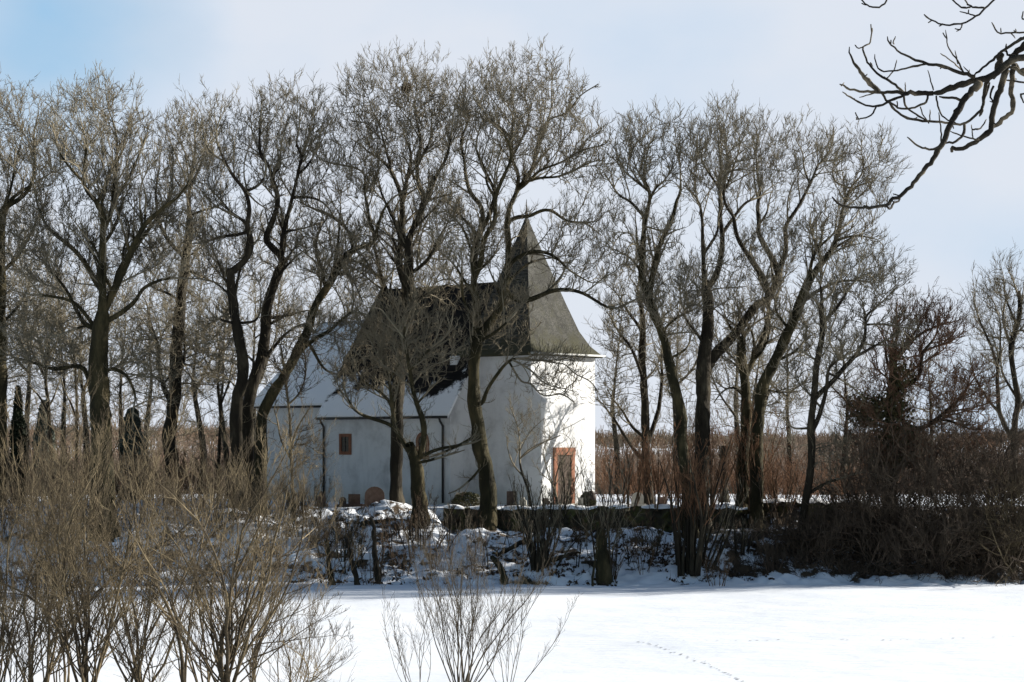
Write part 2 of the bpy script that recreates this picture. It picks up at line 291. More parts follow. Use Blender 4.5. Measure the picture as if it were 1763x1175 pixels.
# ------------------------------------------------------------------ bare broadleaf trees (traced limbs + space colonisation)
def crook(ln, amp=.07):
    n = len(ln)
    if n < 4: return ln
    t = np.arange(n); off = np.zeros((n, 3))
    for L, a in ((9., 1.), (4., .45)):
        k = int(n/L)+3; ctl = rng.normal(0, amp*a, (k, 3)); off += np.stack([np.interp(t/L, np.arange(k), ctl[:, j]) for j in range(3)], 1)
    w = np.minimum(1, np.minimum(t, n-1-t)/3.)[:, None]
    return ln+off*w
def parse(s): return [tuple(float(v) for v in p.split(',')) for p in s.split()]
def make_tree(name, label, D, trunk, R0, limbs=(), blobs=(), step=.20, twig=1., mats=('bark', 'twig'), dens=3.8, group='bare broadleaf trees', rt=.0120, twl=.5, up=.38, cat='tree', dk=.30):
    tr = parse(trunk) if isinstance(trunk, str) else list(trunk)
    bx = tr[0][0]; base = place(bx, D)
    pos = []; par = []; trad = []
    def addline(pts3, parent, ra, rb, ex=.85):
        m_ = len(pts3)
        for i, p in enumerate(pts3):
            pos.append(p); par.append(parent); parent = len(pos)-1; trad.append(rb+(ra-rb)*(1-(i+1)/m_)**ex)
    P0 = [base-np.array([0, 0, .25])]+[at(x, y, D) for x, y in tr[1:]]
    # small lean in depth
    lean = rng.normal(0, .25)
    for i in range(1, len(P0)): P0[i] = P0[i]+np.array([0, lean*i, 0])
    ln = crook(catmull(P0, step), .04); addline(ln, -1, R0*.92, R0*.54 if limbs else R0*.42)
    ntrunk = len(pos)
    for s in limbs:
        L = parse(s); A = np.array(pos)
        D2 = A[:, 1]; qx = A[:, 0]/D2*F+HX; qy = HY-A[:, 2]/D2*F
        j = int(np.argmin((qx-L[0][0])**2+(qy-L[0][1])**2))
        st = A[j]; span = math.hypot(L[-1][0]-L[0][0], L[-1][1]-L[0][1])*st[1]/F
        dy = rng.choice([-1, 1])*rng.uniform(.15, .55)*span
        K = len(L); pts = [st]
        for i, (x, y) in enumerate(L[1:], 1):
            Di = st[1]+dy*(i/(K-1))**1.1; pts.append(at(x, y, Di))
        ln = crook(catmull(pts, step), .10)[1:]
        Lm = .2*len(ln); ra = min(trad[j]*.82, .032+.0170*Lm); addline(ln, j, ra, .022)
    # medium side limbs raking outwards, kept inside the crown outline
    if limbs and blobs:
        A = np.array(pos); T = np.array(trad); pr_ = np.array(par); cc_ = A[int(ntrunk*.8)]
        def inside(p):
            x = p[0]/p[1]*F+HX; y = HY-p[2]/p[1]*F
            return any(((x-b_[0])/(b_[2]*1.08))**2+((y-b_[1])/(b_[3]*1.02))**2 < 1 for b_ in blobs)
        cand = [j for j in range(int(ntrunk*.75), len(pos)) if T[j] > .03]
        kk_ = min(len(cand), int(len(cand)*step/.62))
        for j in rng.choice(cand, kk_, replace=False):
            d = unit(A[j]-A[pr_[j]]); s_ = unit(rng.normal(0, 1, 3)); s_ = unit(s_-d*(s_@d))
            d = unit(d*.6+s_*.85+unit(A[j]-cc_+1e-6)*.55+np.array([0, 0, .10])); Lr = rng.uniform(1.1, 3.7)*min(1.2, (T[j]/.09)**.4); m_ = int(Lr/step); p = A[j]; ln = []
            bend = rng.normal(0, .045, 3)+np.array([0, 0, .03])
            for i in range(m_):
                d = unit(d+bend+rng.normal(0, .10, 3)); p = p+d*step
                if i > 2 and not inside(p): break
                ln.append(p)
            if len(ln) > 3: addline(ln, j, min(T[j]*.55, .018+.011*Lr*1.6), .012, 1.)
    pos = [np.asarray(p) for p in pos]
    nodes = np.zeros((30000, 3)); parent = np.full(30000, -1, int); n = len(pos)
    nodes[:n] = np.array(pos); parent[:n] = par; ntr = n
    # attractors
    A = []
    for b_ in blobs:
        cx, cy, rx, ry, na = b_[:5]; na = na*dens; df = b_[5] if len(b_) > 5 else .85
        c = at(cx, cy, D); m_ = D/F
        u = unit(rng.normal(0, 1, (int(na), 3)))*(rng.random((int(na), 1))**(1/2.3))*(.78+.2*rng.random((int(na), 1)))
        A.append(c+u*np.array([rx*m_, rx*m_*df, ry*m_]))
    if A:
        A = np.concatenate(A)
        gzv = height(A[:, 0], A[:, 1]); A = A[A[:, 2] > gzv+.8]
        # keep branches out of the chapel
        UV = (A[:, :2]-CO[:2])@CR
        A = A[~((UV[:, 0] > -.3) & (UV[:, 1] > -2.3) & (UV[:, 1] < 6.8) & (UV[:, 0] < 19) & (A[:, 2] < 7.5))]
        full = A; nful = len(A)
        for dkk, dii, pers, sub in ((dk*3.6, 6., .9, .06), (dk*2.0, 4., .7, .35), (dk*1.35, 3., .6, .8)):
            A = full[rng.random(nful) < sub]
            if not len(A): continue
            nd = np.full(len(A), 1e9); ni = np.zeros(len(A), int)
            for a in range(0, n, 200):
                d = np.linalg.norm(A[:, None]-nodes[None, a:min(a+200, n)], axis=2); j = d.argmin(1); dm = d[np.arange(len(A)), j]
                b2 = dm < nd; nd[b2] = dm[b2]; ni[b2] = j[b2]+a
            lastchild = {}
            for it in range(130):
                keep = nd > dkk; A = A[keep]; nd = nd[keep]; ni = ni[keep]
                if len(A) == 0 or n > 28000: break
                act = nd < dii
                if not act.any(): break
                v = unit(A[act]-nodes[ni[act]]); un, inv = np.unique(ni[act], return_inverse=True)
                S = np.zeros((len(un), 3)); np.add.at(S, inv, v)
                pd = nodes[un]-nodes[np.maximum(parent[un], 0)]
                S = unit(unit(S)+unit(pd)*pers+np.array([0, 0, .10])+rng.normal(0, .13, S.shape)*.8)
                new = nodes[un]+S*step; ok = np.ones(len(un), bool); ai = np.where(act)[0]; dead = []
                order = np.argsort(inv, kind='stable'); starts = np.searchsorted(inv[order], np.arange(len(un)))
                for i_, u_ in enumerate(un):
                    lc = lastchild.get(u_); p_ = new[i_]
                    if lc is not None and (len(lc) > 3 or any(((p_-c)**2).sum() < (.5*step)**2 for c in lc)):
                        e_ = starts[i_+1] if i_+1 < len(un) else len(order); mem = ai[order[starts[i_]:e_]]
                        k_ = mem[np.argmin(nd[mem])]; p_ = nodes[u_]+unit(A[k_]-nodes[u_])*step
                        if len(lc) > 3 or any(((p_-c)**2).sum() < (.25*step)**2 for c in lc): ok[i_] = False; dead.append(k_); continue
                        new[i_] = p_
                    lastchild.setdefault(u_, []).append(new[i_].copy())
                if dead: nd[dead] = -1
                if not ok.any():
                    continue
                new = new[ok]; un = un[ok]; m_ = len(new)
                nodes[n:n+m_] = new; parent[n:n+m_] = un
                d = np.linalg.norm(A[:, None]-new[None], axis=2); j = d.argmin(1); dm = d[np.arange(len(A)), j]
                b2 = dm < nd; nd[b2] = dm[b2]; ni[b2] = j[b2]+n
                n += m_
    nodes = nodes[:n].copy(); parent = parent[:n]
    # pipe radii
    e = 2.3; w = np.zeros(n); nch = np.zeros(n, int)
    for i in range(n-1, 0, -1):
        if w[i] == 0: w[i] = rt**e
        p = parent[i]
        if p >= 0: w[p] += w[i]; nch[p] += 1
    rp = np.maximum(w, rt**e)**(1/e)
    al = math.log(R0/rt)/max(math.log(rp[0]/rt), .1)
    xx = np.clip(np.log(rp/rt)/math.log(rp[0]/rt), 0, 1)
    rad = rt*(R0*.82/rt)**(xx**1.15)
    rad[:ntr] = np.array(trad)
    for i in range(ntr, n): rad[i] = min(rad[i]*1.25, rad[parent[i]]*.92)
    best = {}; 
    for i in range(1, n):
        p = parent[i]
        if p not in best or rad[i] > rad[best[p]]: best[p] = i
    ismain = np.zeros(n, bool)
    for p, i in best.items(): ismain[i] = True
    mainc = np.full(n, -1, int)
    for p, i in best.items():
        if p >= 0: mainc[p] = i
    # smooth
    for _ in range(2):
        ok = (mainc >= 0) & (parent >= 0); o = nodes.copy()
        nodes[ok] = .5*o[ok]+.25*o[parent[ok]]+.25*o[mainc[ok]]
    for _ in range(3):      # soften radius steps along a limb
        ok = (mainc >= 0) & (parent >= 0); o = rad.copy()
        pr = np.where(ismain[ok], o[parent[ok]], o[ok]); rad[ok] = np.minimum(o[parent[ok]], .4*o[ok]+.35*o[mainc[ok]]+.25*pr)
    flare = np.clip(1-(nodes[:ntrunk, 2]-base[2])/1.3, 0, 1); rad[:ntrunk] *= 1+.42*flare**2
    pdir = np.zeros((n, 3)); ok = parent >= 0; pdir[ok] = nodes[ok]-nodes[parent[ok]]; pdir[0] = (0, 0, 1)
    ndir = pdir.copy(); ok = mainc >= 0; ndir[ok] = unit(pdir[ok])+unit(nodes[mainc[ok]]-nodes[ok]); ndir = unit(ndir)
    root = empty(name, base, label, cat, group)
    def skel(mask, k, mb, rough=0.):
        I = np.where(mask & (parent >= 0))[0]
        th = np.arange(k)*2*math.pi/k; cs = np.cos(th)[:, None]; sn = np.sin(th)[:, None]
        def ring(c, d, r):
            a, b = frames(unit(d)); 
            rr = r[:, None, None]
            v = c[:, None]+rr*(a[:, None]*cs+b[:, None]*sn)
            if rough:
                v = c[:, None]+(v-c[:, None])*(1+rough*2*(fnoise(v[..., 0]*3.3+v[..., 1]*2.1, v[..., 2]*1.1+v[..., 1], 9)+.6*fnoise(v[..., 0]*9+v[..., 1]*7, v[..., 2]*3, 12))[..., None])
            return v
        top = ring(nodes[I], ndir[I], rad[I]); p = parent[I]
        mi = ismain[I]
        sd = np.where(mi[:, None], ndir[p], pdir[I]); sr = np.where(mi, rad[p], np.minimum(rad[I]*1.25, rad[p]))
        bot = ring(nodes[p], sd, sr)
        V = np.concatenate([bot, top], 1).reshape(-1, 3); m_ = len(I)
        id_ = np.arange(m_*2*k).reshape(m_, 2, k)
        q = np.stack([id_[:, 0], np.roll(id_[:, 0], -1, 1), np.roll(id_[:, 1], -1, 1), id_[:, 1]], -1).reshape(-1, 4)
        mb.add(V, quads=q)
    big = rad > .045
    mb = MB(); skel(rad > .11, 10, mb, .17); skel((rad <= .11) & big, 6, mb, .05)
    mb.build('trunk', M[mats[0]], root, base, smooth=True)
    mb = MB(); skel(~big, 4, mb)
    # feathery shoots fanning outwards from the limbs
    S_ = twl/.5; ctr = nodes[int(ntrunk*.7)]
    cand = np.where((rad < .14) & (nodes[:, 2] > base[2]+1.2) & (np.arange(n) > 4))[0]
    wts = np.clip(.06/rad[cand], .8, 1.6); nt_ = int(min(2000, len(cand)*.44)*twig)
    c = rng.choice(cand, nt_, p=wts/wts.sum())
    out = unit(nodes[c]-ctr); s = unit(rng.normal(0, 1, (nt_, 3)))
    d0 = unit(ndir[c]*.65+s*.75+out*.45+np.array([0, 0, up*.6]))
    L = rng.uniform(.35, 1.15, nt_)*S_*(.8+.4*(rng.random(nt_) < .2))
    P1, r1 = shoots(nodes[c], d0, L, np.minimum(rad[c]*.7, rt*2.3), 6, up*.9, .34, .42); tubes(mb, P1, r1, 3)
    q, d, rr, t = spawn(P1, r1, 4, .15, .6, up*.35)
    P2, r2 = shoots(q, d, np.repeat(L, 4)*(1-.5*t)*rng.uniform(.3, .6, len(q)), np.full(len(q), rt*1.05), 4, up*.7, .3, .5); tubes(mb, P2, r2, 3)
    q, d, rr, t = spawn(P2, r2, 2, .1, .6, up*.3)
    P3, r3 = shoots(q, d, rng.uniform(.12, .38, len(q))*S_, np.full(len(q), rt*.72), 3, up*.5, .25, .5); tubes(mb, P3, r3, 3)
    # fine sprouts along the thicker limbs
    cb = np.where((rad >= .05) & (nodes[:, 2] > base[2]+2.5))[0]
    if len(cb):
        c = rng.choice(cb, int(len(cb)*1.6)); s = unit(rng.normal(0, 1, (len(c), 3)))
        Pa, ra = shoots(nodes[c], unit(s+np.array([0, 0, .5])), rng.uniform(.2, .9, len(c))*(.5+.5*S_), np.full(len(c), rt*.85), 4, .6, .4, .4); tubes(mb, Pa, ra, 3)
        q, d, rr, t = spawn(Pa, ra, 3, .2, .65, .3); Pb, rb_ = shoots(q, d, rng.uniform(.1, .4, len(q)), np.full(len(q), rt*.6), 3, .4, .3, .5); tubes(mb, Pb, rb_, 3)
    mb.build('crown', M[mats[1]], root, base, smooth=True)
    return root

# chapel frame: origin at the tower's near corner, u runs along the shaded side (left, away), v along the lit front (right, away)
CO = at(914, 868, 98.); UD = np.array([-.745, .667]); VD = np.array([.667, .745])
UD /= np.linalg.norm(UD); VD = np.array([UD[1], -UD[0]])
CR = np.stack([UD, VD], 1)
def cw(u, v, z): return np.array([CO[0]+u*UD[0]+v*VD[0], CO[1]+u*UD[1]+v*VD[1], z])
def solve_u(px, v):
    lo, hi = -5., 40.
    for _ in range(50):
        m_ = (lo+hi)/2; p = cw(m_, v, 0)
        if p[0]/p[1]*F+HX > px: lo = m_
        else: hi = m_
    return lo
def solve_v(px, u):
    lo, hi = -10., 20.
    for _ in range(50):
        m_ = (lo+hi)/2; p = cw(u, m_, 0)
        if p[0]/p[1]*F+HX < px: lo = m_
        else: hi = m_
    return lo
GZ = -2.62
root = empty('chapel', (CO[0], CO[1], GZ), 'white plastered chapel with pointed slate tower roof behind bare trees', 'chapel')
class CB(MB):
    """mesh in chapel coordinates (u,v,z above chapel ground)"""
    def build(s, name, mat, parent=root, smooth=False):
        s.v = [np.stack([a[:, 0]*UD[0]+a[:, 1]*VD[0], a[:, 0]*UD[1]+a[:, 1]*VD[1], a[:, 2]], 1) for a in s.v]
        s.q = [a[:, ::-1] for a in s.q]; s.t = [a[:, ::-1] for a in s.t]; s.f = [p[::-1] for p in s.f]
        return MB.build(s, name, mat, parent, None, smooth)
def H(z): return z-GZ
TS = 4.45
VN0, VN1 = -1.72, 6.17
UN0 = 3.3; UN1 = solve_u(556, VN0)
zE = H(1.70); zR = H(7.5); vc = TS/2
UC1 = solve_u(442, -.45); zCE = H(2.28); zCR = H(6.05)
# tower wall
c = CB(); c.box(0, TS, 0, TS, -.6, H(4.28)); c.build('tower_wall', M['plaster'])
pb = CB(); pv = 3.05
pb.add([(-.6, .003, -.6), (-.6, pv, -.6), (0.05, pv, -.6), (0.05, .003, -.6), (-.6, .003, H(2.0)), (-.6, pv, H(2.0)), (.05, pv, H(2.95)), (.05, .003, H(2.95))],
       quads=[(0, 1, 5, 4), (1, 2, 6, 5), (3, 0, 4, 7), (4, 5, 6, 7), (2, 3, 7, 6), (0, 3, 2, 1)])
pb.build('portal_wall', M['plaster'])
# tower roof: flared pyramid
prof = [(1.12, 4.08), (1.10, 4.2), (.93, 4.62), (.77, 5.3), (.58, 6.55), (.385, 7.9), (.19, 9.25), (.012, 10.55)]
c = CB(); k = len(prof); V = []
for f, z in prof:
    h_ = f*TS/2
    V += [(vc-h_, vc-h_, H(z)), (vc+h_, vc-h_, H(z)), (vc+h_, vc+h_, H(z)), (vc-h_, vc+h_, H(z))]
Q = [(i*4+j, i*4+(j+1) % 4, i*4+4+(j+1) % 4, i*4+4+j) for i in range(k-1) for j in range(4)]+[(3, 2, 1, 0), tuple(4*(k-1)+j for j in range(4))]
c.add(V, quads=Q)
M['slate_tower'] = slate('slate_tower', (.064, .063, .057), (.112, .110, .099), None, ((.062, .060, .036), H(4.1), H(5.4), .16, 2.4, .16))
M['slate_nave'] = slate('slate_nave', (.014, .012, .011), (.024, .020, .018), (H(1.2), H(4.2), .26, .75, .04))
M['slate_chancel'] = slate('slate_chancel', (.014, .012, .011), (.024, .020, .018), (H(4.6), H(7.6), .42, .5, .05))
tro = c.build('tower_roof', M['slate_tower'])
# finial
fb = CB()
tubes(fb, np.array([[(vc, vc, H(10.3)), (vc, vc, H(10.7)), (vc, vc, H(11.1)), (vc, vc, H(11.35))]]), np.array([[.05, .045, .03, .012]]), 6, True)
th = np.linspace(0, 2*math.pi, 9)[:-1]
for zc, r_ in ((10.72, .09),):
    S = []; 
    for a_ in np.linspace(-1.5, 1.5, 6): S.append([(vc, vc, H(zc)+math.sin(a_)*r_)])
    P_ = np.array([[(vc, vc, H(zc)+math.sin(a_)*r_) for a_ in np.linspace(-1.5, 1.5, 6)]]); tubes(fb, P_, np.array([[r_*math.cos(a_) for a_ in np.linspace(-1.5, 1.5, 6)]]), 8, True)
fb.build('finial', M['metal_dark'], tro, True)
# eave snow/gutter strip along the lit front eave
gb = CB(); e_ = TS*.56+.02
tubes(gb, np.array([[(vc-e_-.03, vc-e_-.05, H(4.17)), (vc-e_-.03, vc+e_+.05, H(4.17))]]), np.array([[.05, .05]]), 8, True)
gb.build('gutter', M['zinc'], tro, True)

def gable(u0, u1, v0, v1, ze, zr, name):
    c = CB(); vm = (v0+v1)/2
    V = [(u0, v0, -.6), (u0, v1, -.6), (u0, v1, ze), (u0, vm, zr), (u0, v0, ze)]; V += [(u1, b_, z_) for _, b_, z_ in V]
    c.add(V, poly=[(0, 1, 2, 3, 4), (9, 8, 7, 6, 5), (0, 4, 9, 5), (1, 6, 7, 2), (2, 7, 8, 3), (3, 8, 9, 4), (0, 5, 6, 1)])
    return c.build(name, M['plaster'])
def roofslab(c, u0, u1, v0, v1, ze, zr, ov=.28, th=.16, ext=0.):
    vm = (v0+v1)/2; s = (zr-ze)/(vm-v0)
    for sg, ve in ((-1, v0), (1, v1)):
        e0 = ve+sg*ov; z0 = ze-s*ov
        # front edge slightly bowed, as an old roof
        V = [(u, v, z) for u in (u0-ext, u1+ext) for v, z in ((e0, z0), (vm, zr), (vm, zr+th*1.6), (e0, z0+th*1.6))]
        c.add(V, quads=[(0, 1, 2, 3), (7, 6, 5, 4), (0, 3, 7, 4), (3, 2, 6, 7), (1, 0, 4, 5), (2, 1, 5, 6)])
gable(UN0, UN1, VN0, VN1, zE, zR-.02, 'nave_wall')
c = CB(); roofslab(c, UN0, UN1, VN0, VN1, zE+.02, zR, .28, .1, .15); nro = c.build('nave_roof', M['slate_nave'])
gb = CB(); tubes(gb, np.array([[(UN0-.1, VN0-.34, zE-.36), (UN1+.1, VN0-.34, zE-.36)]]), np.array([[.06, .06]]), 8, True); gb.build('gutter', M['metal_dark'], nro, True)
# chimney stub by the tower
c = CB(); u_ = solve_u(795, .1)
c.box(u_-.22, u_+.22, -.45, .25, H(3.0), H(4.15)); c.build('chimney', M['plaster'], nro)
# chancel with hipped end
vc0, vc1 = -.45, 4.9; vmc = (vc0+vc1)/2
c = CB(); c.box(UN1+.004, UC1, vc0, vc1, -.6, zCE); c.build('chancel_wall', M['plaster'])
ov = .25; s_ = (zCR-zCE)/(vmc-vc0); hip = 1.9
c = CB()
def chan(dz):
    return [(UN1+.01, vc0-ov, zCE-s_*ov+dz), (UC1+ov, vc0-ov, zCE-s_*ov+dz), (UC1+ov, vc1+ov, zCE-s_*ov+dz), (UN1+.01, vc1+ov, zCE-s_*ov+dz), (UN1+.01, vmc, zCR+dz), (UC1-hip, vmc, zCR+dz)]
c.add(chan(.18)+chan(.0), poly=[(0, 1, 5, 4), (1, 2, 5), (2, 3, 4, 5), (6, 10, 11, 7), (7, 11, 8), (8, 11, 10, 9), (0, 6, 7, 1), (1, 7, 8, 2), (2, 8, 9, 3), (0, 4, 10, 6), (3, 9, 10, 4)])
cro = c.build('chancel_roof', M['slate_chancel'])
gb = CB(); tubes(gb, np.array([[(UN1+.1, vc0-.32, zCE-.33), (UC1+.3, vc0-.32, zCE-.33)]]), np.array([[.055, .055]]), 8, True); gb.build('gutter', M['metal_dark'], cro, True)
# downpipes
for px in (557, 762):
    u_ = solve_u(px, VN0-.08); u_ = min(u_, UN1-.05)
    c = CB(); P_ = [(u_, VN0-.30, zE-.38), (u_, VN0-.26, zE-.52), (u_, VN0-.075, zE-.75), (u_, VN0-.075, zE-1.2), (u_, VN0-.075, .1)]
    tubes(c, np.array([P_]), np.full((1, 5), .055), 8, True); c.build('downpipe', M['metal_dark'], root, True)
# windows in the nave wall
def window(px, w, z0, z1, arch):
    u_ = solve_u(px, VN0); n = 9
    def outline(w, z0, z1):
        P_ = [(w/2, z0), (w/2, z1-(w/2 if arch else 0))]
        if arch: P_ += [(w/2*math.cos(a_), z1-w/2+w/2*math.sin(a_)) for a_ in np.linspace(0, math.pi, n)[1:-1]]
        P_ += [(-w/2, z1-(w/2 if arch else 0)), (-w/2, z0)]; return P_
    o = outline(w, z0, z1); i_ = outline(w-.3, z0+.15, z1-.15); k = len(o)
    c = CB(); vo = VN0-.05; vi = VN0-.01
    V = [(u_+a_, vo, b_) for a_, b_ in o]+[(u_+a_, vo, b_) for a_, b_ in i_]+[(u_+a_, vi+.05, b_) for a_, b_ in o]+[(u_+a_, vi+.05, b_) for a_, b_ in i_]
    Q = []
    for j in range(k):
        j2 = (j+1) % k
        Q += [(j, j2, k+j2, k+j), (j, 2*k+j, 2*k+j2, j2), (k+j, k+j2, 3*k+j2, 3*k+j)]
    c.add(V, quads=Q); fr = c.build('window', M['redstone'])
    c = CB(); c.add([(u_+a_, VN0-.012, b_) for a_, b_ in i_], poly=[tuple(range(k))]); c.build('pane', M['glass_dark'], fr)
    c = CB(); c.box(u_-.012, u_+.012, VN0-.035, VN0-.015, z0+.15, z1-.15)
    for zz in np.linspace(z0+.15, z1-.15, 5)[1:-1]: c.box(u_-w/2+.15, u_+w/2-.15, VN0-.036, VN0-.016, zz-.01, zz+.01)
    c.build('bars', M['metal_dark'], fr)
window(595, .80, H(-.36), H(.62), False)
window(728, .80, H(-.55), H(.68), True)
# doorway on the portal front
v_ = solve_v(970, -.6); dw = 1.42
c = CB(); z1 = H(-.02)
c.box(-.68, -.603, v_-dw/2, v_-dw/2+.24, 0, z1-.34); c.box(-.68, -.603, v_+dw/2-.24, v_+dw/2, 0, z1-.34); c.box(-.70, -.603, v_-dw/2-.02, v_+dw/2+.02, z1-.337, z1)
fr = c.build('door_frame', M['redstone'])
c = CB()
nb = 6; ww = (dw-.48)/nb
for j in range(nb): c.box(-.64-.004*(j % 2), -.602, v_-dw/2+.24+j*ww+.004, v_-dw/2+.24+(j+1)*ww-.004, .02, z1-.34)
dr = c.build('door', M['wood_door'])
c = CB(); tubes(c, np.array([[(-.70, v_+.30, 1.0), (-.70, v_+.42, 1.0)]]), np.array([[.02, .02]]), 6, True); c.box(-.7, -.645, v_+.33, v_+.36, .97, 1.03); c.build('handle', M['metal_dark'], dr)
c = CB(); c.box(-1.05, -.605, v_-dw/2-.1, v_+dw/2+.1, -.5, .09); c.build('step', M['stone_pale'])

# ------------------------------------------------------------------ churchyard wall
def stone_wall(name, label, xs_, D_, topz, botz, th=.45):
    root = empty(name, (xs_[0], D_[0], botz[0]), label, 'stone wall')
    n = int((xs_[-1]-xs_[0])/.22); X_ = np.linspace(xs_[0], xs_[-1], n); Y_ = np.interp(X_, xs_, D_); T = np.interp(X_, xs_, topz); B = np.interp(X_, xs_, botz)
    m_ = 7; V = np.zeros((n, 2*m_, 3))
    T = T+.07*rng.normal(0, 1, n).cumsum()*.0+.10*fnoise(X_*2.1, X_*0, 31)+.08*fnoise(X_*5, X_*0, 32)
    for j in range(m_):
        f = j/(m_-1)
        V[:, j] = np.stack([X_, Y_-th/2+.05*f, B+(T-B)*f], 1); V[:, 2*m_-1-j] = np.stack([X_, Y_+th/2-.05*f, B+(T-B)*f], 1)
    V[:, :, 1] += .09*rng.normal(0, 1, (n, 2*m_)); V[:, :, 2] += .02*rng.normal(0, 1, (n, 2*m_))
    k = 2*m_; id_ = np.arange(n*k).reshape(n, k)
    q = np.stack([id_[:-1, :-1], id_[:-1, 1:], id_[1:, 1:], id_[1:, :-1]], -1).reshape(-1, 4)
    o = np.array([xs_[0], D_[0], botz[0]])
    MB().add(V.reshape(-1, 3), quads=q, poly=[list(id_[0]), list(id_[-1][::-1])]).build('masonry', M['wallstone'], root, o)
    # snow lying on the coping, broken in places
    mb = MB(); i = 0
    while i < n-3:
        L = int(rng.integers(3, 16)); j = min(n-1, i+L)
        seg = np.arange(i, j+1)
        if len(seg) > 2:
            t = np.sin(np.linspace(.25, math.pi-.25, len(seg)))*.12+.02+.02*rng.random(len(seg))
            w = th/2*(.8+.3*rng.random(len(seg)))
            P5 = np.stack([np.stack([X_[seg], Y_[seg]+w*a_, T[seg]+h_*t-.02], 1) for a_, h_ in ((-1.15, -.25), (-.8, .75), (0, 1.05), (.8, .75), (1.15, -.25))], 1)
            id2 = np.arange(len(seg)*5).reshape(-1, 5); q2 = np.stack([id2[:-1, :-1], id2[:-1, 1:], id2[1:, 1:], id2[1:, :-1]], -1).reshape(-1, 4)
            mb.add(P5.reshape(-1, 3), quads=q2)
        i = j+int(rng.integers(0, 3))
    mb.build('snow_cap', M['snow'], root, o, True)
    return root
def zpy(py, D): return (HY-py)/F*D
wx = np.array([-2.9, -1.2, 0.6, 2.2, 4.1, 6., 7.8, 9.9]); wD = wall_y(wx)
stone_wall('churchyard_wall', 'long mossy dry stone retaining wall with snow on top, below the chapel', wx, wD, zpy(874, wD), height(wx, wD-.5)-.3)
wx = np.array([10.6, 12., 13.5, 15.2]); wD = wall_y(wx)+.2
stone_wall('churchyard_wall', 'short dark end piece of stone wall right of the tall trees, snow along its top', wx, wD, zpy(864, wD), height(wx, wD-.6)-.3)

# ------------------------------------------------------------------ gravestones
def grave(px, ptop, w, kind, mat, label, D=95.):
    p = place(px, D); h = zpy(ptop, D)-p[2]; th = .16; w = w/F*D
    if kind == 'round': o = [(w/2*math.cos(a_), h-w/2*.9+w/2*.9*math.sin(a_)) for a_ in np.linspace(0, math.pi, 11)]
    elif kind == 'gable': o = [(w/2, h*.55), (0, h), (-w/2, h*.55)]
    elif kind == 'shoulder': o = [(w/2, h*.72), (w*.3, h*.76), (w*.22, h), (-w*.22, h), (-w*.3, h*.76), (-w/2, h*.72)]
    else: o = [(w/2, h), (-w/2, h)]
    o = [(w/2, .12)]+o+[(-w/2, .12)]; k = len(o)
    r_ = empty('gravestone', p, label, 'gravestone', 'gravestones in the churchyard', rz=rng.uniform(-.2, .2))
    V = [(a_, -th/2, b_) for a_, b_ in o]+[(a_, th/2, b_) for a_, b_ in o]
    MB().add(V, quads=[(j, (j+1) % k, k+(j+1) % k, k+j) for j in range(k)], poly=[list(range(k))[::-1], list(range(k, 2*k))]).build('slab', M[mat], r_)
    MB().box(-w/2-.1, w/2+.1, -th/2-.08, th/2+.08, -.25, .123).build('plinth', M[mat], r_)
    tw = max(abs(o[len(o)//2][0]), .06)
    return r_
grave(645, 838, 34, 'round', 'stone_grave', 'wide round-topped reddish gravestone against the chapel wall left of the tree pair', 94.6)
grave(610, 851, 20, 'flat', 'stone_grave', 'low square reddish-brown gravestone left of the wide round-topped one', 95.2)
grave(553, 845, 16, 'gable', 'stone_grave', 'small pointed orange-red gravestone at the left corner of the nave', 94.8)
grave(881, 846, 17, 'flat', 'stone_dark', 'dark polished square gravestone right of the leaning trunk in front of the tower side', 94.6)
grave(825, 856, 11, 'flat', 'stone_pale', 'pale narrow gravestone just left of the leaning trunk', 94.2)
grave(900, 857, 13, 'shoulder', 'stone_pale', 'pale shouldered gravestone beside the dark polished one', 94.4)
grave(1000, 857, 9, 'flat', 'stone_pale', 'slim pale gravestone right of the chapel door', 94.2)
grave(940, 858, 12, 'shoulder', 'stone_grave', 'reddish shouldered gravestone left of the chapel door', 94.2)
grave(1098, 848, 20, 'round', 'stone_pale', 'pale rounded gravestone standing alone right of the tower', 96)
grave(1140, 856, 16, 'flat', 'stone_grave', 'low reddish gravestone farthest right behind the wall', 95.5)
grave(590, 856, 12, 'round', 'stone_dark', 'little dark rounded gravestone under the square nave window', 94.4)
# urn by the door
p = place(1018, 94.3); r_ = empty('stone_urn', p, 'dark lidded stone urn right of the chapel door', 'urn')
def lathe(prof, k=12):
    P_ = np.array([[(0, 0, z) for _, z in prof]], float); mb = MB(); tubes(mb, P_+1e-6*0, np.array([[r for r, _ in prof]]), k, True); return mb
lathe([(.2, -.1), (.2, .1), (.1, .14), (.1, .25), (.22, .4), (.24, .52), (.15, .6)]).build('bowl', M['stone_dark'], r_, smooth=True)
lathe([(.18, .6), (.12, .68), (.03, .74), (.03, .8)]).build('lid', M['stone_dark'], r_, smooth=True)

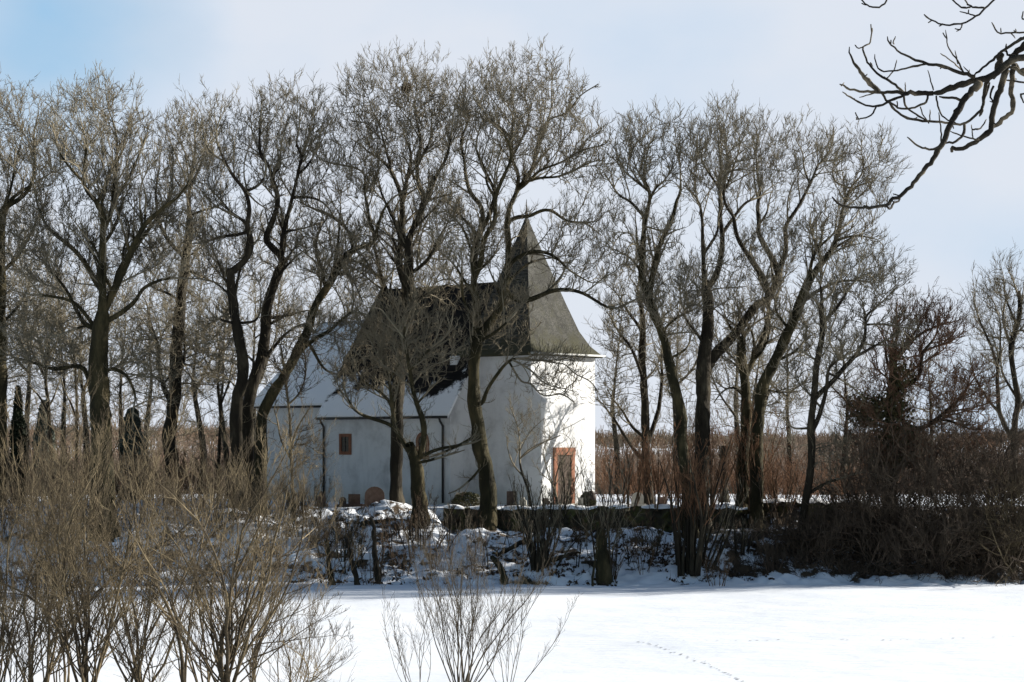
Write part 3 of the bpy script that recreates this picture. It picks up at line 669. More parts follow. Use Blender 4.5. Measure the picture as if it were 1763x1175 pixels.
# ------------------------------------------------------------------ leaf clumps
def leafmesh(c, s, flat=.0, mb=None, aspect=.6):
    n = len(c); a = unit(rng.normal(0, 1, (n, 3))); b_ = unit(np.cross(a, rng.normal(0, 1, (n, 3)))); s = np.broadcast_to(s, (n,))[:, None]
    V = np.stack([c-a*s, c+b_*s*aspect, c+a*s, c-b_*s*aspect], 1); mb = mb or MB()
    return mb.add(V.reshape(-1, 3), quads=np.arange(4*n).reshape(n, 4))
def conifer(px, D, pytop, w, label, mat, name='conifer', taper=1., n=9000, cat='conifer'):
    p = place(px, D); h = zpy(pytop, D)-p[2]; w = w/F*D/2
    r_ = empty(name, p, label, cat, 'evergreens in the churchyard')
    mb = MB(); tubes(mb, np.array([[(0, 0, -.2), (0, 0, h*.5), (0, 0, h*.95)]]), np.array([[.14, .09, .02]]), 7); mb.build('trunk', M['bark'], r_)
    t = rng.random(n)**.9; rr = w*np.minimum((1-t)**(.75*taper)*1.25, 1)*(.75+.3*fnoise(t*9+rng.random(n)*.1, rng.random(n)*0+1, 5))
    a_ = rng.random(n)*2*math.pi; rr = rr*(1+.35*fnoise(a_*2.2, t*9, 6)); q_ = rng.random(n)**.35
    c = np.stack([np.cos(a_)*rr*q_, np.sin(a_)*rr*q_, .15+t*(h-.1)], 1)
    leafmesh(c, rng.uniform(.05, .13, n)).build('foliage', M[mat], r_)
conifer(31, 97, 668, 40, 'narrow dark column-shaped thuja at the left edge of the churchyard', 'thuja', taper=.8)
conifer(76, 112, 692, 52, 'broad grey-green juniper right of the dark column thuja', 'juniper', taper=.6)
conifer(228, 104, 706, 56, 'rounded grey-green evergreen between the thickest trunk and the slimmer one', 'juniper', taper=.45)
# clipped box bushes beside the graves
for px, w, top, lb in ((805, 26, 852, 'low yellow-green clipped bush between the tree pair and the leaning trunk'), (1012, 14, 858, 'tiny dark clipped bush beside the urn by the door')):
    p = place(px, 94.3); r0 = w/F*94; n = 2500; r_ = tag(leafmesh(unit(rng.normal(0, 1, (n, 3)))*np.array([r0, r0*.6, .42])*(.8+.25*rng.random((n, 1)))+np.array([0, 0, .25]), .045).build('clipped_bush', M['ivy']), lb, 'bush'); r_.location = p

# ------------------------------------------------------------------ shrubs with many stems
def shrub(name, label, px, D, h, spread, stems, mats, group, r0=.02, lv=(9, 4, 3), cat='shrub', tilt=0., base_r=.25, seedup=.35, split=True, rt=.006, bend=.25, l1=.42, xtilt=0., t0=.22, ang=.55, up1=.35):
    p = place(px, D) if not isinstance(px, np.ndarray) else px
    root = empty(name, p, label, cat, group)
    n = stems; a_ = rng.random(n)*2*math.pi; s = np.sqrt(rng.random(n))
    p0 = np.stack([np.cos(a_)*s*base_r, np.sin(a_)*s*base_r, np.full(n, -.15)], 1)
    d0 = unit(np.stack([np.cos(a_)*s*spread+xtilt, np.sin(a_)*s*spread, np.ones(n)], 1))
    L = h*rng.uniform(.7, 1.05, n)/np.sqrt(1-.3*(1-d0[:, 2]))
    R_ = r0*rng.uniform(.6, 1.25, n)
    P1, r1 = shoots(p0, d0, L, R_, 14, seedup, bend, .18)
    mb = MB(); tubes(mb, P1, r1, 6); mb.build('stems', M[mats[0]], root, smooth=True)
    mb = MB()
    q, d, rr, t = spawn(P1, r1, lv[0], t0, ang, up1)
    LL = np.repeat(L, lv[0])*(1-t*.72)*l1*rng.uniform(.6, 1.2, len(q))
    P2, r2 = shoots(q, d, LL, np.maximum(rr*.5, rt), 7, .45, .3, .3); tubes(mb, P2, r2, 4)
    q, d, rr, t = spawn(P2, r2, lv[1], .2, .6, .3)
    LL3 = np.repeat(LL, lv[1])*(1-t*.6)*.55*rng.uniform(.5, 1.2, len(q))
    P3, r3 = shoots(q, d, LL3, np.maximum(rr*.6, rt*.8), 5, .35, .3, .4); tubes(mb, P3, r3, 3)
    if len(lv) > 2 and lv[2]:
        q, d, rr, t = spawn(P3, r3, lv[2], .15, .6, .25)
        LL4 = np.repeat(LL3, lv[2])*.6*rng.uniform(.5, 1.2, len(q))
        P4, r4 = shoots(q, d, LL4, np.full(len(q), rt*.65), 3, .3, .3, .5); tubes(mb, P4, r4, 3)
    mb.build('twigs', M[mats[1]], root, smooth=True)
    return root
tt = ('twig_tan', 'twig_tan')
FG = 'leafless bushes in the foreground'
fk = dict(lv=(14, 5, 3), rt=.0048, bend=.48, l1=.50, t0=.05, ang=.75, up1=.12, seedup=.2)
for px, D, h, sp, st, r0, br, xt, lb in (
    (-15, 43, 5.0, .30, 9, .026, .2, 0, 'leafless foreground bush cut by the left edge of the picture'),
    (65, 42, 5.3, .26, 10, .028, .2, 0, 'dense upright foreground bush, second from the left edge'),
    (152, 41, 5.2, .30, 11, .032, .2, 0, 'dense foreground bush below the thickest tree trunk'),
    (232, 44, 5.7, .26, 9, .028, .2, 0, 'foreground bush left of the tall slim sapling'),
    (318, 41.5, 5.8, .05, 2, .040, .04, 0, 'tall slim foreground sapling with straight stems'),
    (392, 40, 5.3, .34, 11, .036, .12, 0, 'large fan-shaped foreground bush just left of the chapel'),
    (440, 45, 4.4, .40, 6, .022, .2, .22, 'leaning foreground bush with arching twigs left of the nave corner'),
    (358, 46, 5.2, .28, 7, .024, .2, 0, 'thin brown foreground bush right of the tall slim sapling'),
    (108, 47, 5.2, .32, 7, .024, .3, 0, 'scruffy foreground bush between the two densest left ones'),
    (490, 39.5, 2.3, .8, 7, .016, .12, .5, 'low foreground bush sweeping its thin twigs right over the snow'),
    (262, 39.5, 2.8, .5, 6, .016, .2, 0, 'low tangled foreground bush at the bottom edge left of the tall sapling'),
    (20, 39.5, 2.6, .5, 6, .016, .2, 0, 'low tangled foreground bush at the bottom left')):
    shrub('bush', lb, px, D, h*1.13, sp, st, tt, FG, r0, base_r=br, xtilt=xt, **fk)
dk_ = ('twig_bush', 'twig_bush')
shrub('bush', 'small dark fan-shaped bush alone in the snow at the bottom centre', 795, 42, 3.7, .62, 19, dk_, FG, .015, lv=(10, 5, 2), base_r=.10, rt=.0038, bend=.32, l1=.42, ang=.5, t0=.18)
shrub('bush', 'low spreading dark bush right behind the small bottom-centre bush', 872, 43, 2.5, .8, 8, dk_, FG, .010, lv=(8, 4, 2), base_r=.1, rt=.0034)
shrub('bush', 'low spreading twigs left of the small bottom-centre bush', 720, 43, 2.4, .8, 7, dk_, FG, .009, lv=(8, 4, 2), base_r=.1, rt=.0034)

# brown scrub band behind the foreground bushes, on the left of the bank
BG_ = 'scrub along the left of the bank'
k = 0
for px, D, h, mt, lb in ((20, 90, 2.6, 'twig_brown', 'low brown scrub bush at the left edge under the dark column thuja'), (95, 91, 2.9, 'twig_brown', 'brown scrub bush under the grey-green juniper'),
        (170, 90, 2.6, 'twig_tan', 'straw-coloured scrub at the foot of the thickest trunk'), (245, 91.5, 3.0, 'twig_brown', 'brown scrub bush under the rounded evergreen'), (330, 91, 2.8, 'twig_brown', 'brown scrub bush right of the slimmer upright trunk'),
        (395, 90, 3.0, 'twig_tan', 'tan scrub bush at the foot of the twin dark trunks left of the chapel'), (470, 90, 2.9, 'twig_tan', 'tan scrub bush in front of the chancel wall'), (530, 90.5, 2.6, 'twig_tan', 'loose tan bush in front of the nave corner'),
        (575, 88.5, 2.0, 'twig_tan', 'moss-tinged bush on the bank below the nave window'), (60, 95, 2.8, 'twig_brown', 'brown scrub bush between the thuja and the juniper'), (130, 95.5, 2.8, 'twig_brown', 'rusty scrub bush just left of the thickest trunk'),
        (205, 95, 2.7, 'twig_brown', 'rusty scrub bush just right of the thickest trunk'), (285, 95, 2.6, 'twig_brown', 'rusty scrub at the foot of the slimmer upright trunk'), (365, 94.5, 2.8, 'twig_brown', 'rusty scrub bush behind the fan-shaped foreground bush')):
    shrub('scrub_bush', lb, px, D, h, .42, 26, (mt, mt), BG_, .018, lv=(7, 4, 3), base_r=.8, rt=.010)

for i in range(13):
    px = 1050+i*38+rng.uniform(-12, 12)
    shrub('scrub_bush', 'rust-brown scrub bush among the trees behind the churchyard wall, right of the tower', px, rng.uniform(96, 112), rng.uniform(1.8, 3.6), .5, 16, ('bark_thorn', 'twig_red'), 'rust-brown scrub behind the wall', .022, lv=(8, 4, 3), base_r=.7, rt=.011, bend=.5, ang=.75, t0=.1)
# coppiced and multi-stemmed shrubs on the bank
CG = 'multi-stemmed shrubs on the bank'
def coppice(px, D, pytop, pybase, *a, **k):
    p = at(px, pybase, D)
    # find the depth where the bank is seen at this picture row
    for Dd in np.linspace(84.2, 93, 120):
        x = (px-HX)/F*Dd; z = gz(x, Dd)
        if HY-z/Dd*F <= pybase: break
    p = np.array([x, Dd, z]); h = (HY-pytop)/F*Dd-z
    return p, h
def cop(lb, px, pytop, pyb, stems, spread, mats=('bark', 'twig'), r0=.05, **k):
    p, h = coppice(px, 0, pytop, pyb)
    return shrub('coppiced_shrub', lb, p, 0, h, spread, stems, mats, CG, r0, base_r=k.pop('base_r', .3), rt=k.pop('rt', .011), cat='shrub', **k)
cop('dense clump of upright stems on the bank below the tower', 925, 800, 978, 17, .20, r0=.055, lv=(6, 3, 3), base_r=.35)
cop('leaning stems right beside the dense clump below the tower', 945, 830, 975, 6, .30, r0=.05, xtilt=.25, lv=(6, 3, 3))
cop('tall broad clump of dark stems below the trees right of the tower', 1188, 745, 985, 24, .10, ('bark', 'twig_red'), r0=.07, t0=.4, lv=(6, 4, 3), base_r=.55)
cop('stem clump leaning right from the tall broad clump', 1215, 800, 980, 6, .2, r0=.055, xtilt=.35, lv=(5, 3, 3))
cop('slim clump of twigs below the chapel door', 970, 770, 905, 7, .35, r0=.035, lv=(6, 4, 3))
cop('sparse shrub with pale stem right of the tower foot', 1045, 760, 995, 7, .18, r0=.045, lv=(7, 4, 3))
cop('rusty shrub behind the wall right of the tower', 1085, 745, 880, 10, .4, ('twig_brown', 'twig_red'), r0=.035, lv=(8, 4, 4))
cop('rusty shrub between the tower and the tall broad clump', 1130, 740, 885, 10, .4, ('twig_brown', 'twig_red'), r0=.035, lv=(8, 4, 4))
cop('bright rusty shrub under the big forked tree', 1230, 690, 885, 12, .3, ('twig_brown', 'twig_red'), r0=.04, lv=(8, 4, 4))
cop('rusty shrub around the foot of the twin trunks', 1290, 690, 890, 12, .3, ('twig_brown', 'twig_red'), r0=.035, lv=(8, 4, 4))
cop('brown shrub between the twin trunks and the slim leaning tree', 1345, 760, 885, 12, .4, ('twig_brown', 'twig_red'), r0=.03, lv=(8, 4, 3))
cop('dark shrub clump below the twin trunks', 1275, 880, 950, 9, .3, r0=.04, lv=(5, 3, 2))
cop('low dark shrub at the foot of the slim leaning tree', 1330, 905, 985, 12, .5, ('bark_thorn', 'twig_dark'), r0=.025, lv=(7, 4, 3))
cop('dark brown tangle on the bank under the crooked tree pair', 725, 850, 945, 18, .55, ('bark_thorn', 'twig_brown'), r0=.03, lv=(8, 4, 3), base_r=.9)
cop('smaller dark tangle left of the crooked tree pair', 690, 880, 930, 12, .6, ('bark_thorn', 'twig_brown'), r0=.025, lv=(8, 4, 3), base_r=.6)
cop('mossy shrub on the bank under the nave window', 600, 875, 985, 9, .4, ('bark_mossy', 'twig_tan'), r0=.03, lv=(6, 4, 3))
cop('mossy olive shrub against the wall right of the clump below the tower', 1010, 885, 935, 10, .6, ('bark_mossy', 'twig_tan'), r0=.02, lv=(6, 4, 3))
cop('olive tangle below the wall left of the tall broad clump', 1120, 890, 955, 12, .6, ('bark_mossy', 'twig_tan'), r0=.02, lv=(6, 4, 3))
for px, pb, lb in ((640, 1012, 'tuft of thin upright shoots at the foot of the leftmost snag'), (575, 1010, 'straw-coloured shoots on the bank left of the snags'), (690, 990, 'thin brown shoots on the bank below the dark tangle'), (760, 985, 'short rusty shoots on the bank right of the dark tangle'),
                   (820, 985, 'short dark shoots in the middle of the snowy bank'), (1055, 1000, 'brown shoots beside the mossy trunk stump'), (1105, 985, 'low brown shoots between the mossy stump and the tall clump'), (1235, 1010, 'low dark shoots at the field edge right of the tall clump')):
    cop(lb, px, pb-75, pb, 12, .35, ('twig_brown', 'twig_brown'), r0=.014, lv=(5, 3, 0), rt=.009, base_r=.3)

for i in range(26):
    px = 560+i*25+rng.uniform(-12, 12); pb = rng.uniform(925, 1000); ph = rng.uniform(60, 150)
    p, h = coppice(px, 0, pb-ph, pb)
    shrub('sapling', 'thin leafless brown sapling among those scattered over the snowy bank below the chapel', p, 0, h, .16, int(rng.integers(1, 4)), ('bark', 'twig_brown'), 'saplings scattered on the bank', .028, lv=(8, 4, 2), base_r=.08, rt=.009, bend=.4)
# dark thorn thicket on the right
TG = 'dark thorn bushes of the right-hand thicket'
def thorn(px, D, pytop, w, lb, mt=('bark_thorn', 'twig_dark'), name='thorn_bush'):
    x = (px-HX)/F*D; p = np.array([x, D, gz(x, D)]); h = ((HY-pytop)/F*D-p[2])*1.85
    return shrub(name, lb, p, 0, h, .62, 22, mt, TG, .035, lv=(8, 4, 4), base_r=w/F*D/2*.6, rt=.013, seedup=.0, bend=.95, l1=.6, ang=.95, up1=.0, t0=.1, cat='thorn bush')
thorn(1500, 90.5, 790, 100, 'dark thorn bush under the ivy-clad tree')
thorn(1575, 89.5, 800, 110, 'dark thorn bush just right of the ivy-clad tree')
thorn(1650, 90, 785, 120, 'biggest and darkest thorn bush of the thicket')
thorn(1728, 91, 790, 110, 'dark thorn bush under the slender tree at the right edge')
thorn(1790, 89.5, 800, 100, 'thorn bush cut by the right edge')
thorn(1450, 89, 880, 80, 'low dark thorn bush right of the slim leaning tree')
thorn(1755, 87.5, 880, 60, 'pale tan thorn bush low at the right edge', ('twig_tan', 'twig_tan'))
thorn(1530, 87.8, 890, 110, 'low thorn bush in front of the ivy-clad tree at the field edge')
thorn(1610, 87.5, 885, 110, 'low thorn bush at the field edge under the biggest thorn bush')
thorn(1690, 87.5, 890, 110, 'low thorn bush at the field edge left of the pale tan one')
thorn(1395, 88, 900, 70, 'low thorn tangle at the foot of the slim leaning tree')
# twiggy undergrowth strip at the foot of the bank: nobody could count it
n = 2300
px = 1180+600*rng.random(n)**.75; D_ = rng.uniform(86.3, 91.5, n); x = (px-HX)/F*D_; D_ = np.maximum(D_, 84.6-.02*x+1.8*sm((x-8)/16)+.9*rng.random(n)+.2)
mb = MB(); P1, r1 = shoots(np.stack([x, D_, height(x, D_)-.05], 1), unit(rng.normal(0, .6, (n, 3))+np.array([0, 0, 1])), rng.uniform(.25, 1.15, n)*np.clip((px-1150)/220, .25, 1), np.full(n, .011), 4, .1, .6, .5); tubes(mb, P1, r1, 3)
q, d, rr, t = spawn(P1, r1, 5, .2, .7, .2); P2, r2 = shoots(q, d, rng.uniform(.15, .5, len(q)), np.full(len(q), .007), 3, .1, .4, .5); tubes(mb, P2, r2, 3)
tag(mb.build('undergrowth', M['twig_dark']), kind='stuff')
# dead stalks, leaves and clods strewn on the bank
n = 2600; x = rng.uniform(-20, 12, n); t = rng.random(n); D_ = 84.9+t*7.5
c = np.stack([x, D_, height(x, D_)+.03], 1); mb = MB()
kk = fnoise(x*.6, D_*.6, 41)+rng.random(n)*.35 > .22; c = c[kk]
for _ in range(5): leafmesh(c+rng.normal(0, .10, c.shape)*np.array([1, 1, .3]), rng.uniform(.03, .11, len(c)), mb=mb)
P1, r1 = shoots(c[::2], unit(rng.normal(0, .5, (len(c[::2]), 3))+np.array([0, 0, 1])), rng.uniform(.15, .6, len(c[::2])), np.full(len(c[::2]), .008), 3, 0, .4, .5); tubes(mb, P1, r1, 3)
tag(mb.build('leaf_litter', M['leaf_litter']), kind='stuff')
# dead grass tuft at the foot of the bank
p = place(905, 85.0); n = 900
a_ = rng.normal(0, 1, n); p0 = np.stack([a_*.42, rng.normal(0, .18, n), np.full(n, -.02)], 1)
mb = MB(); P1, r1 = shoots(p0, unit(rng.normal(0, .7, (n, 3))+np.array([0, 0, .8])), rng.uniform(.15, .42, n), np.full(n, .006), 4, -1.2, .3, .3); tubes(mb, P1, r1, 3)
o = tag(mb.build('grass_tuft', M['deadgrass']), 'flattened clump of dead tan grass at the edge of the snowy field', 'grass tuft'); o.location = p+np.array([0, 0, .02])

# snags, stumps and logs on the bank
def snag(name, lb, pts, D, r, mat='bark', cat='tree stump', twigs=0):
    P_ = []
    x0, y0 = pts[0]
    for Dd in np.linspace(84.2, 93, 150):
        x = (x0-HX)/F*Dd; z = gz(x, Dd)
        if HY-z/Dd*F <= y0: break
    base = np.array([x, Dd, z]); P_ = [base-[0, 0, .2], base]+[at(a_, b_, Dd+.2*i) for i, (a_, b_) in enumerate(pts[1:])]
    ln = catmull(np.array(P_), .16); ln[2:] += rng.normal(0, .012, ln[2:].shape); t = np.linspace(0, 1, len(ln))
    rad = r*(1.35-.75*t)*(1+.12*rng.normal(0, 1, len(ln)))
    root = empty(name, base, lb, cat, 'dead stems on the bank')
    mb = MB(); tubes(mb, ln[None]-base, rad[None], 9, True); mb.build('stem', M[mat], root, smooth=True)
    if twigs:
        q, d, rr, t = spawn(ln[None]-base, rad[None], twigs, .4, .8, .3); P2, r2 = shoots(q, d, rng.uniform(.3, 1.0, len(q)), np.full(len(q), .014), 6, .5, .4, .4)
        mb = MB(); tubes(mb, P2, r2, 4); q, d, rr, t = spawn(P2, r2, 4, .2, .7, .2); P3, r3 = shoots(q, d, rng.uniform(.1, .4, len(q)), np.full(len(q), .008), 3); tubes(mb, P3, r3, 3); mb.build('twigs', M['twig_brown'], root)
snag('snag', 'slender bare snag, rightmost of the three on the left of the bank', [(652, 1006), (645, 950), (643, 905), (638, 892)], 0, .11, 'bark', 'snag', 8)
snag('snag', 'thin bare snag leaning left, middle one of the three on the left of the bank', [(616, 1015), (610, 985), (603, 955), (595, 925)], 0, .10, 'bark', 'snag', 8)
snag('snag', 'bare snag wrapped in straw-coloured shoots, leftmost of the three on the left of the bank', [(573, 1008), (566, 970), (562, 930)], 0, .11, 'bark_mossy', 'snag', 14)
snag('tree_stump', 'broken mossy trunk leaning left in the middle of the snowy bank', [(868, 1005), (866, 990), (858, 972), (846, 958)], 0, .15, 'bark_mossy', twigs=4)
snag('tree_stump', 'thick dark mossy stump right of the dense clump below the tower', [(1040, 1002), (1038, 960), (1036, 930), (1034, 912)], 0, .27, 'bark_mossy', twigs=16)
snag('tree_stump', 'thin pale birch-like stub left of the thick mossy stump', [(1020, 1012), (1022, 985), (1026, 950), (1030, 905)], 0, .04, 'bark_mossy')
def log(lb, pts, r, mat='bark'):
    P_ = []
    for x0, y0 in pts:
        for Dd in np.linspace(84.2, 93, 300):
            x = (x0-HX)/F*Dd; z = gz(x, Dd)
            if HY-z/Dd*F <= y0: break
        P_.append((x, Dd, z+r*.7))
    ln = catmull(np.array(P_), .15); ln += rng.normal(0, .02, ln.shape); rad = r*(1.1-.6*np.linspace(0, 1, len(ln)))
    b_ = ln[0].copy(); mb = MB(); tubes(mb, ln[None]-b_, rad[None], 8, True); o = tag(mb.build('fallen_branch', M[mat], smooth=True), lb, 'branch', 'dead wood lying on the bank'); o.location = b_
log('dark fallen branch lying right of the dense clump below the tower', [(945, 968), (970, 962), (985, 957), (1000, 955)], .09)
log('short fallen log pointing down the bank below the dense clump', [(903, 1000), (915, 1006), (928, 1012)], .08, 'bark_mossy')
log('fallen branch with a snowy back left of the dense clump below the tower', [(905, 935), (885, 945), (868, 955), (850, 958)], .11)
log('fallen limb on the upper bank below the round-topped gravestone', [(622, 905), (645, 903), (665, 900), (680, 897)], .10)
log('dark root arching out of the snow left of the thick mossy stump', [(1025, 978), (1012, 972), (1000, 972)], .10)

# ------------------------------------------------------------------ the big trees
G2 = 'bare trees round the chapel'
bm = ('bark_mossy', 'twig'); bb = ('bark', 'twig')
make_tree('tree', 'bare tree cut by the left edge of the picture, with a tall dark trunk', 95, '-4,868 2,700 4,560 5,452 9,391 14,360', .36,
    ['14,360 20,315 28,250', '9,391 -10,340 -20,290', '4,470 40,430 60,390 80,340', '3,560 30,520 55,470', '5,452 -25,420', '14,360 45,330 60,270 65,200'],
    [(20, 270, 100, 135, 2000), (10, 480, 90, 110, 900), (40, 620, 50, 70, 250)], mats=bm, group=G2)
make_tree('tree', 'thickest bare tree on the left, massive mossy trunk forking into many limbs', 90, '178,868 176,740 178,650 180,580 184,535', .58,
    ['180,545 178,452 178,376 172,342 153,311 150,272 150,238 132,213', '178,500 168,490 147,452 123,422 77,388 61,354 50,300', '180,390 193,340 200,290 200,250 193,215 184,180',
     '184,540 215,452 245,394 270,370 319,327 345,270', '200,500 225,440 262,385 285,340 300,270', '184,560 202,540 227,518 239,502 277,487 318,477 350,480', '180,570 157,556 132,525 104,484 79,455 50,430', '180,580 135,527 95,509 57,505 20,500',
     '176,700 157,679 150,655 135,632 107,635 85,638 63,628 28,613 0,600', '178,645 192,638 217,647 229,672 232,695 229,740', '229,700 260,690 285,682', '172,342 190,300 215,240 230,190', '153,311 120,290 95,250 90,210', '193,340 220,310 240,260 255,215', '178,420 205,380 225,320'],
    [(165, 255, 115, 118, 2900), (80, 420, 85, 90, 900), (255, 390, 95, 95, 900), (75, 600, 85, 60, 500), (240, 640, 50, 70, 250), (190, 450, 60, 60, 300)], mats=bm, group=G2)
make_tree('tree', 'tall straight bare tree between the thickest tree and the twin dark trunks', 96, '296,868 292,760 296,650 302,560 304,500 306,472 315,380', .36,
    ['315,380 325,319 334,242 335,200', '296,700 283,670 268,600 252,550 245,510', '298,690 308,640 318,600 312,520', '306,472 330,470 350,478 385,490', '318,375 350,362 385,350', '306,440 280,400 270,340 275,280', '325,330 350,290 360,240', '300,520 275,500 250,480', '310,420 340,400 365,410'],
    [(325, 275, 78, 105, 1700), (310, 450, 80, 90, 800), (275, 600, 55, 90, 450), (335, 600, 50, 90, 400)], mats=bb, group=G2)
make_tree('tree', 'sinuous bare tree with a snaking dark trunk left of the chancel', 93, '407,868 407,779 407,688 418,655 422,607 411,560 407,530 402,505 404,468', .33,
    ['404,468 429,435 430,405 424,386 430,356 426,331 410,316 392,304 381,282 374,243 380,200', '424,386 400,370 392,358 376,340 360,325', '426,331 445,320 460,300 455,260', '411,316 440,345 460,360', '402,505 370,490 335,480', '410,560 440,540 450,500', '381,282 360,260 350,220', '415,400 375,405 330,420', '405,500 380,450 365,420'],
    [(375, 265, 58, 118, 1300), (395, 430, 55, 85, 450), (375, 600, 50, 80, 350)], mats=bb, group=G2)
make_tree('tree', 'bare tree with two wavy upright limbs left of the chapel roof', 94.5, '426,868 425,779 427,706 440,650 453,610 457,541 470,494 484,460', .34,
    ['484,460 484,439 462,414 467,393 472,365 475,341 467,304 465,279 450,264 447,212 450,175', '484,440 488,426 490,402 499,380 504,334 508,298 514,273 505,246 514,221 517,181', '467,304 480,285 485,250 495,210', '508,298 530,285 550,250 556,210', '505,340 530,345 555,355 580,380', '514,273 535,240 540,190', '457,560 500,540 530,545', '449,640 491,589 515,567 530,555', '465,279 440,250 425,215', '490,402 520,395 550,385'],
    [(490, 250, 85, 105, 2000), (480, 420, 60, 70, 400), (500, 560, 60, 50, 250)], mats=bb, group=G2)
make_tree('tree', 'bare tree leaning strongly to the right across the chancel roof', 92, '446,880 450,760 452,706 477,659 499,618 524,571 539,523 557,494 570,465', .30,
    ['570,465 582,445 606,426 640,412 649,391 661,354 683,336 715,320', '606,426 600,395 570,370 545,360 510,345', '499,618 540,575 575,555 616,541 640,545', '640,412 634,366 627,327 632,299 618,287 591,278 560,268 545,240', '557,494 540,440 545,400 555,370', '582,445 620,455 650,480', '570,465 600,480 625,520', '520,580 560,640 600,645', '645,400 625,350', '627,327 650,310 660,270'],
    [(595, 290, 60, 70, 900), (575, 440, 85, 70, 700), (585, 580, 75, 40, 300), (560, 350, 50, 50, 250)], mats=bm, group=G2)
make_tree('tree', 'tallest bare tree with a straight reddish trunk rising in front of the nave roof', 94.3, '684,868 683,762 688,655 697,600 702,540 703,470 704,418', .33,
    ['704,418 713,382 722,342 716,324 716,287 725,244 722,213 713,180', '702,500 690,450 695,406 689,351 679,314 673,293 655,275 630,262 605,240', '700,560 666,502 651,460 645,421 634,366', '704,430 690,400 667,357 650,330 645,290', '716,380 732,320 756,287 771,256 781,225 785,180', '703,470 740,440 760,400 775,370', '689,351 700,300 705,260 690,210', '716,287 740,250 745,200', '673,293 655,240 640,190', '700,520 740,500 770,490', '722,342 745,345 790,330', '697,600 660,560 620,540'],
    [(690, 205, 128, 118, 3300), (615, 300, 60, 60, 450), (730, 400, 80, 80, 700), (640, 460, 80, 80, 600), (740, 500, 60, 50, 300)], mats=bb, group=G2)
make_tree('tree', 'low crooked double-stemmed tree with a brown twig ball before the nave roof', 91.2, '722,885 718,840 717,796 708,765', .40,
    ['713,790 692,749 680,715 672,660 660,610 640,570', '717,796 717,749 705,698 702,640 700,580 715,520', '690,745 671,732 632,715 611,694 598,672 590,640', '680,715 650,680 620,650 600,600', '702,640 740,610 770,580 780,540', '705,698 740,680 760,650', '672,660 690,620 690,560', '717,790 760,770 815,763 830,755', '717,800 750,790 800,775', '700,580 660,540 630,530'],
    [(690, 595, 112, 82, 2700, .8), (620, 650, 55, 50, 400), (760, 620, 50, 50, 250)], mats=('bark_mossy', 'twig'), dens=2.0, group=G2, twl=.45)
make_tree('tree', 'great bare tree leaning left in front of the tower, limbs spreading over the spire', 92.3, '843,872 839,820 824,740 815,677 815,625 822,590', .42,
    ['815,625 811,540 796,502 798,455 792,430', '820,600 815,502 820,440 821,418 826,382 824,354 809,333 801,305 800,275 797,244 806,213 800,185', '824,400 834,382 841,357 843,336 829,287 826,256 832,207', '818,480 834,417 855,382 861,345 867,311 875,281 876,259 864,232 837,198 821,175',
     '822,590 850,530 868,470 876,419 883,367 892,333 889,299 880,272 878,240 880,207 867,175', '892,333 907,305 919,268 932,232 944,195 950,140', '890,325 919,302 956,284 990,268 1020,256 1048,245', '895,318 930,305 959,299 1000,288 1042,278', '925,250 944,210 975,192 1005,161 1030,145',
     '876,380 895,372 910,376 929,365 950,368 968,382 1005,385 1036,406', '870,500 890,515 914,510 958,500 1006,505 1055,524 1098,514', '870,460 914,442 953,446 982,471 1020,490', '818,700 832,698 845,664 875,621 900,608 930,605', '878,618 912,629 935,648 956,664 976,670', '876,620 890,655 912,655 935,682 960,678 985,690', '900,608 944,624 956,628 967,627 990,644 1014,658 1030,675',
     '820,600 860,570 900,520', '796,502 770,480 745,490', '880,272 900,230 905,170', '880,240 850,215 830,200', '824,750 780,770 730,790', '861,345 840,300 850,260', '826,800 800,830 772,850'],
    [(885, 205, 128, 118, 3300), (1000, 270, 60, 90, 900), (830, 430, 80, 70, 550), (1000, 440, 80, 70, 450), (960, 650, 55, 45, 220), (780, 360, 60, 70, 400), (860, 560, 60, 60, 250), (1040, 380, 45, 60, 250)], mats=bm, group=G2)
make_tree('tree', 'bare sapling in front of the shaded tower side', 93.5, '915,868 908,840 896,800 895,770', .07,
    ['896,790 915,772 940,760 965,750', '895,770 885,730 878,700', '900,820 880,790 872,760'], [(905, 740, 50, 60, 350)], mats=bb, group=G2, rt=.007, twl=.35)
make_tree('tree', 'small crooked bare sapling in front of the chapel door', 92.9, '962,880 957,850 947,828', .06,
    ['947,828 940,800 935,780', '957,850 962,820 970,795 985,770'], [(955, 780, 35, 60, 250)], mats=bb, group=G2, rt=.007, twl=.35)
make_tree('tree', 'bare tree with a slanting trunk and two parallel upright limbs right of the spire', 90.5, '1190,900 1180,800 1175,748 1170,694 1154,616 1143,569 1125,523 1107,468', .30,
    ['1107,468 1103,423 1109,379 1116,349 1116,328 1110,300 1118,250', '1121,515 1134,450 1143,402 1158,355 1173,316 1170,270', '1104,379 1089,349 1068,337 1054,319 1040,300', '1116,345 1135,320 1150,308 1165,280', '1116,330 1095,308 1072,290 1060,250', '1143,569 1170,545 1200,530', '1154,616 1175,600 1190,570', '1116,328 1090,270', '1143,402 1115,392', '1170,694 1150,670 1152,650'],
    [(1110, 262, 72, 78, 1500), (1170, 270, 45, 80, 500), (1075, 420, 50, 70, 300), (1160, 520, 60, 70, 500), (1150, 430, 40, 60, 150)], mats=bm, group=G2)
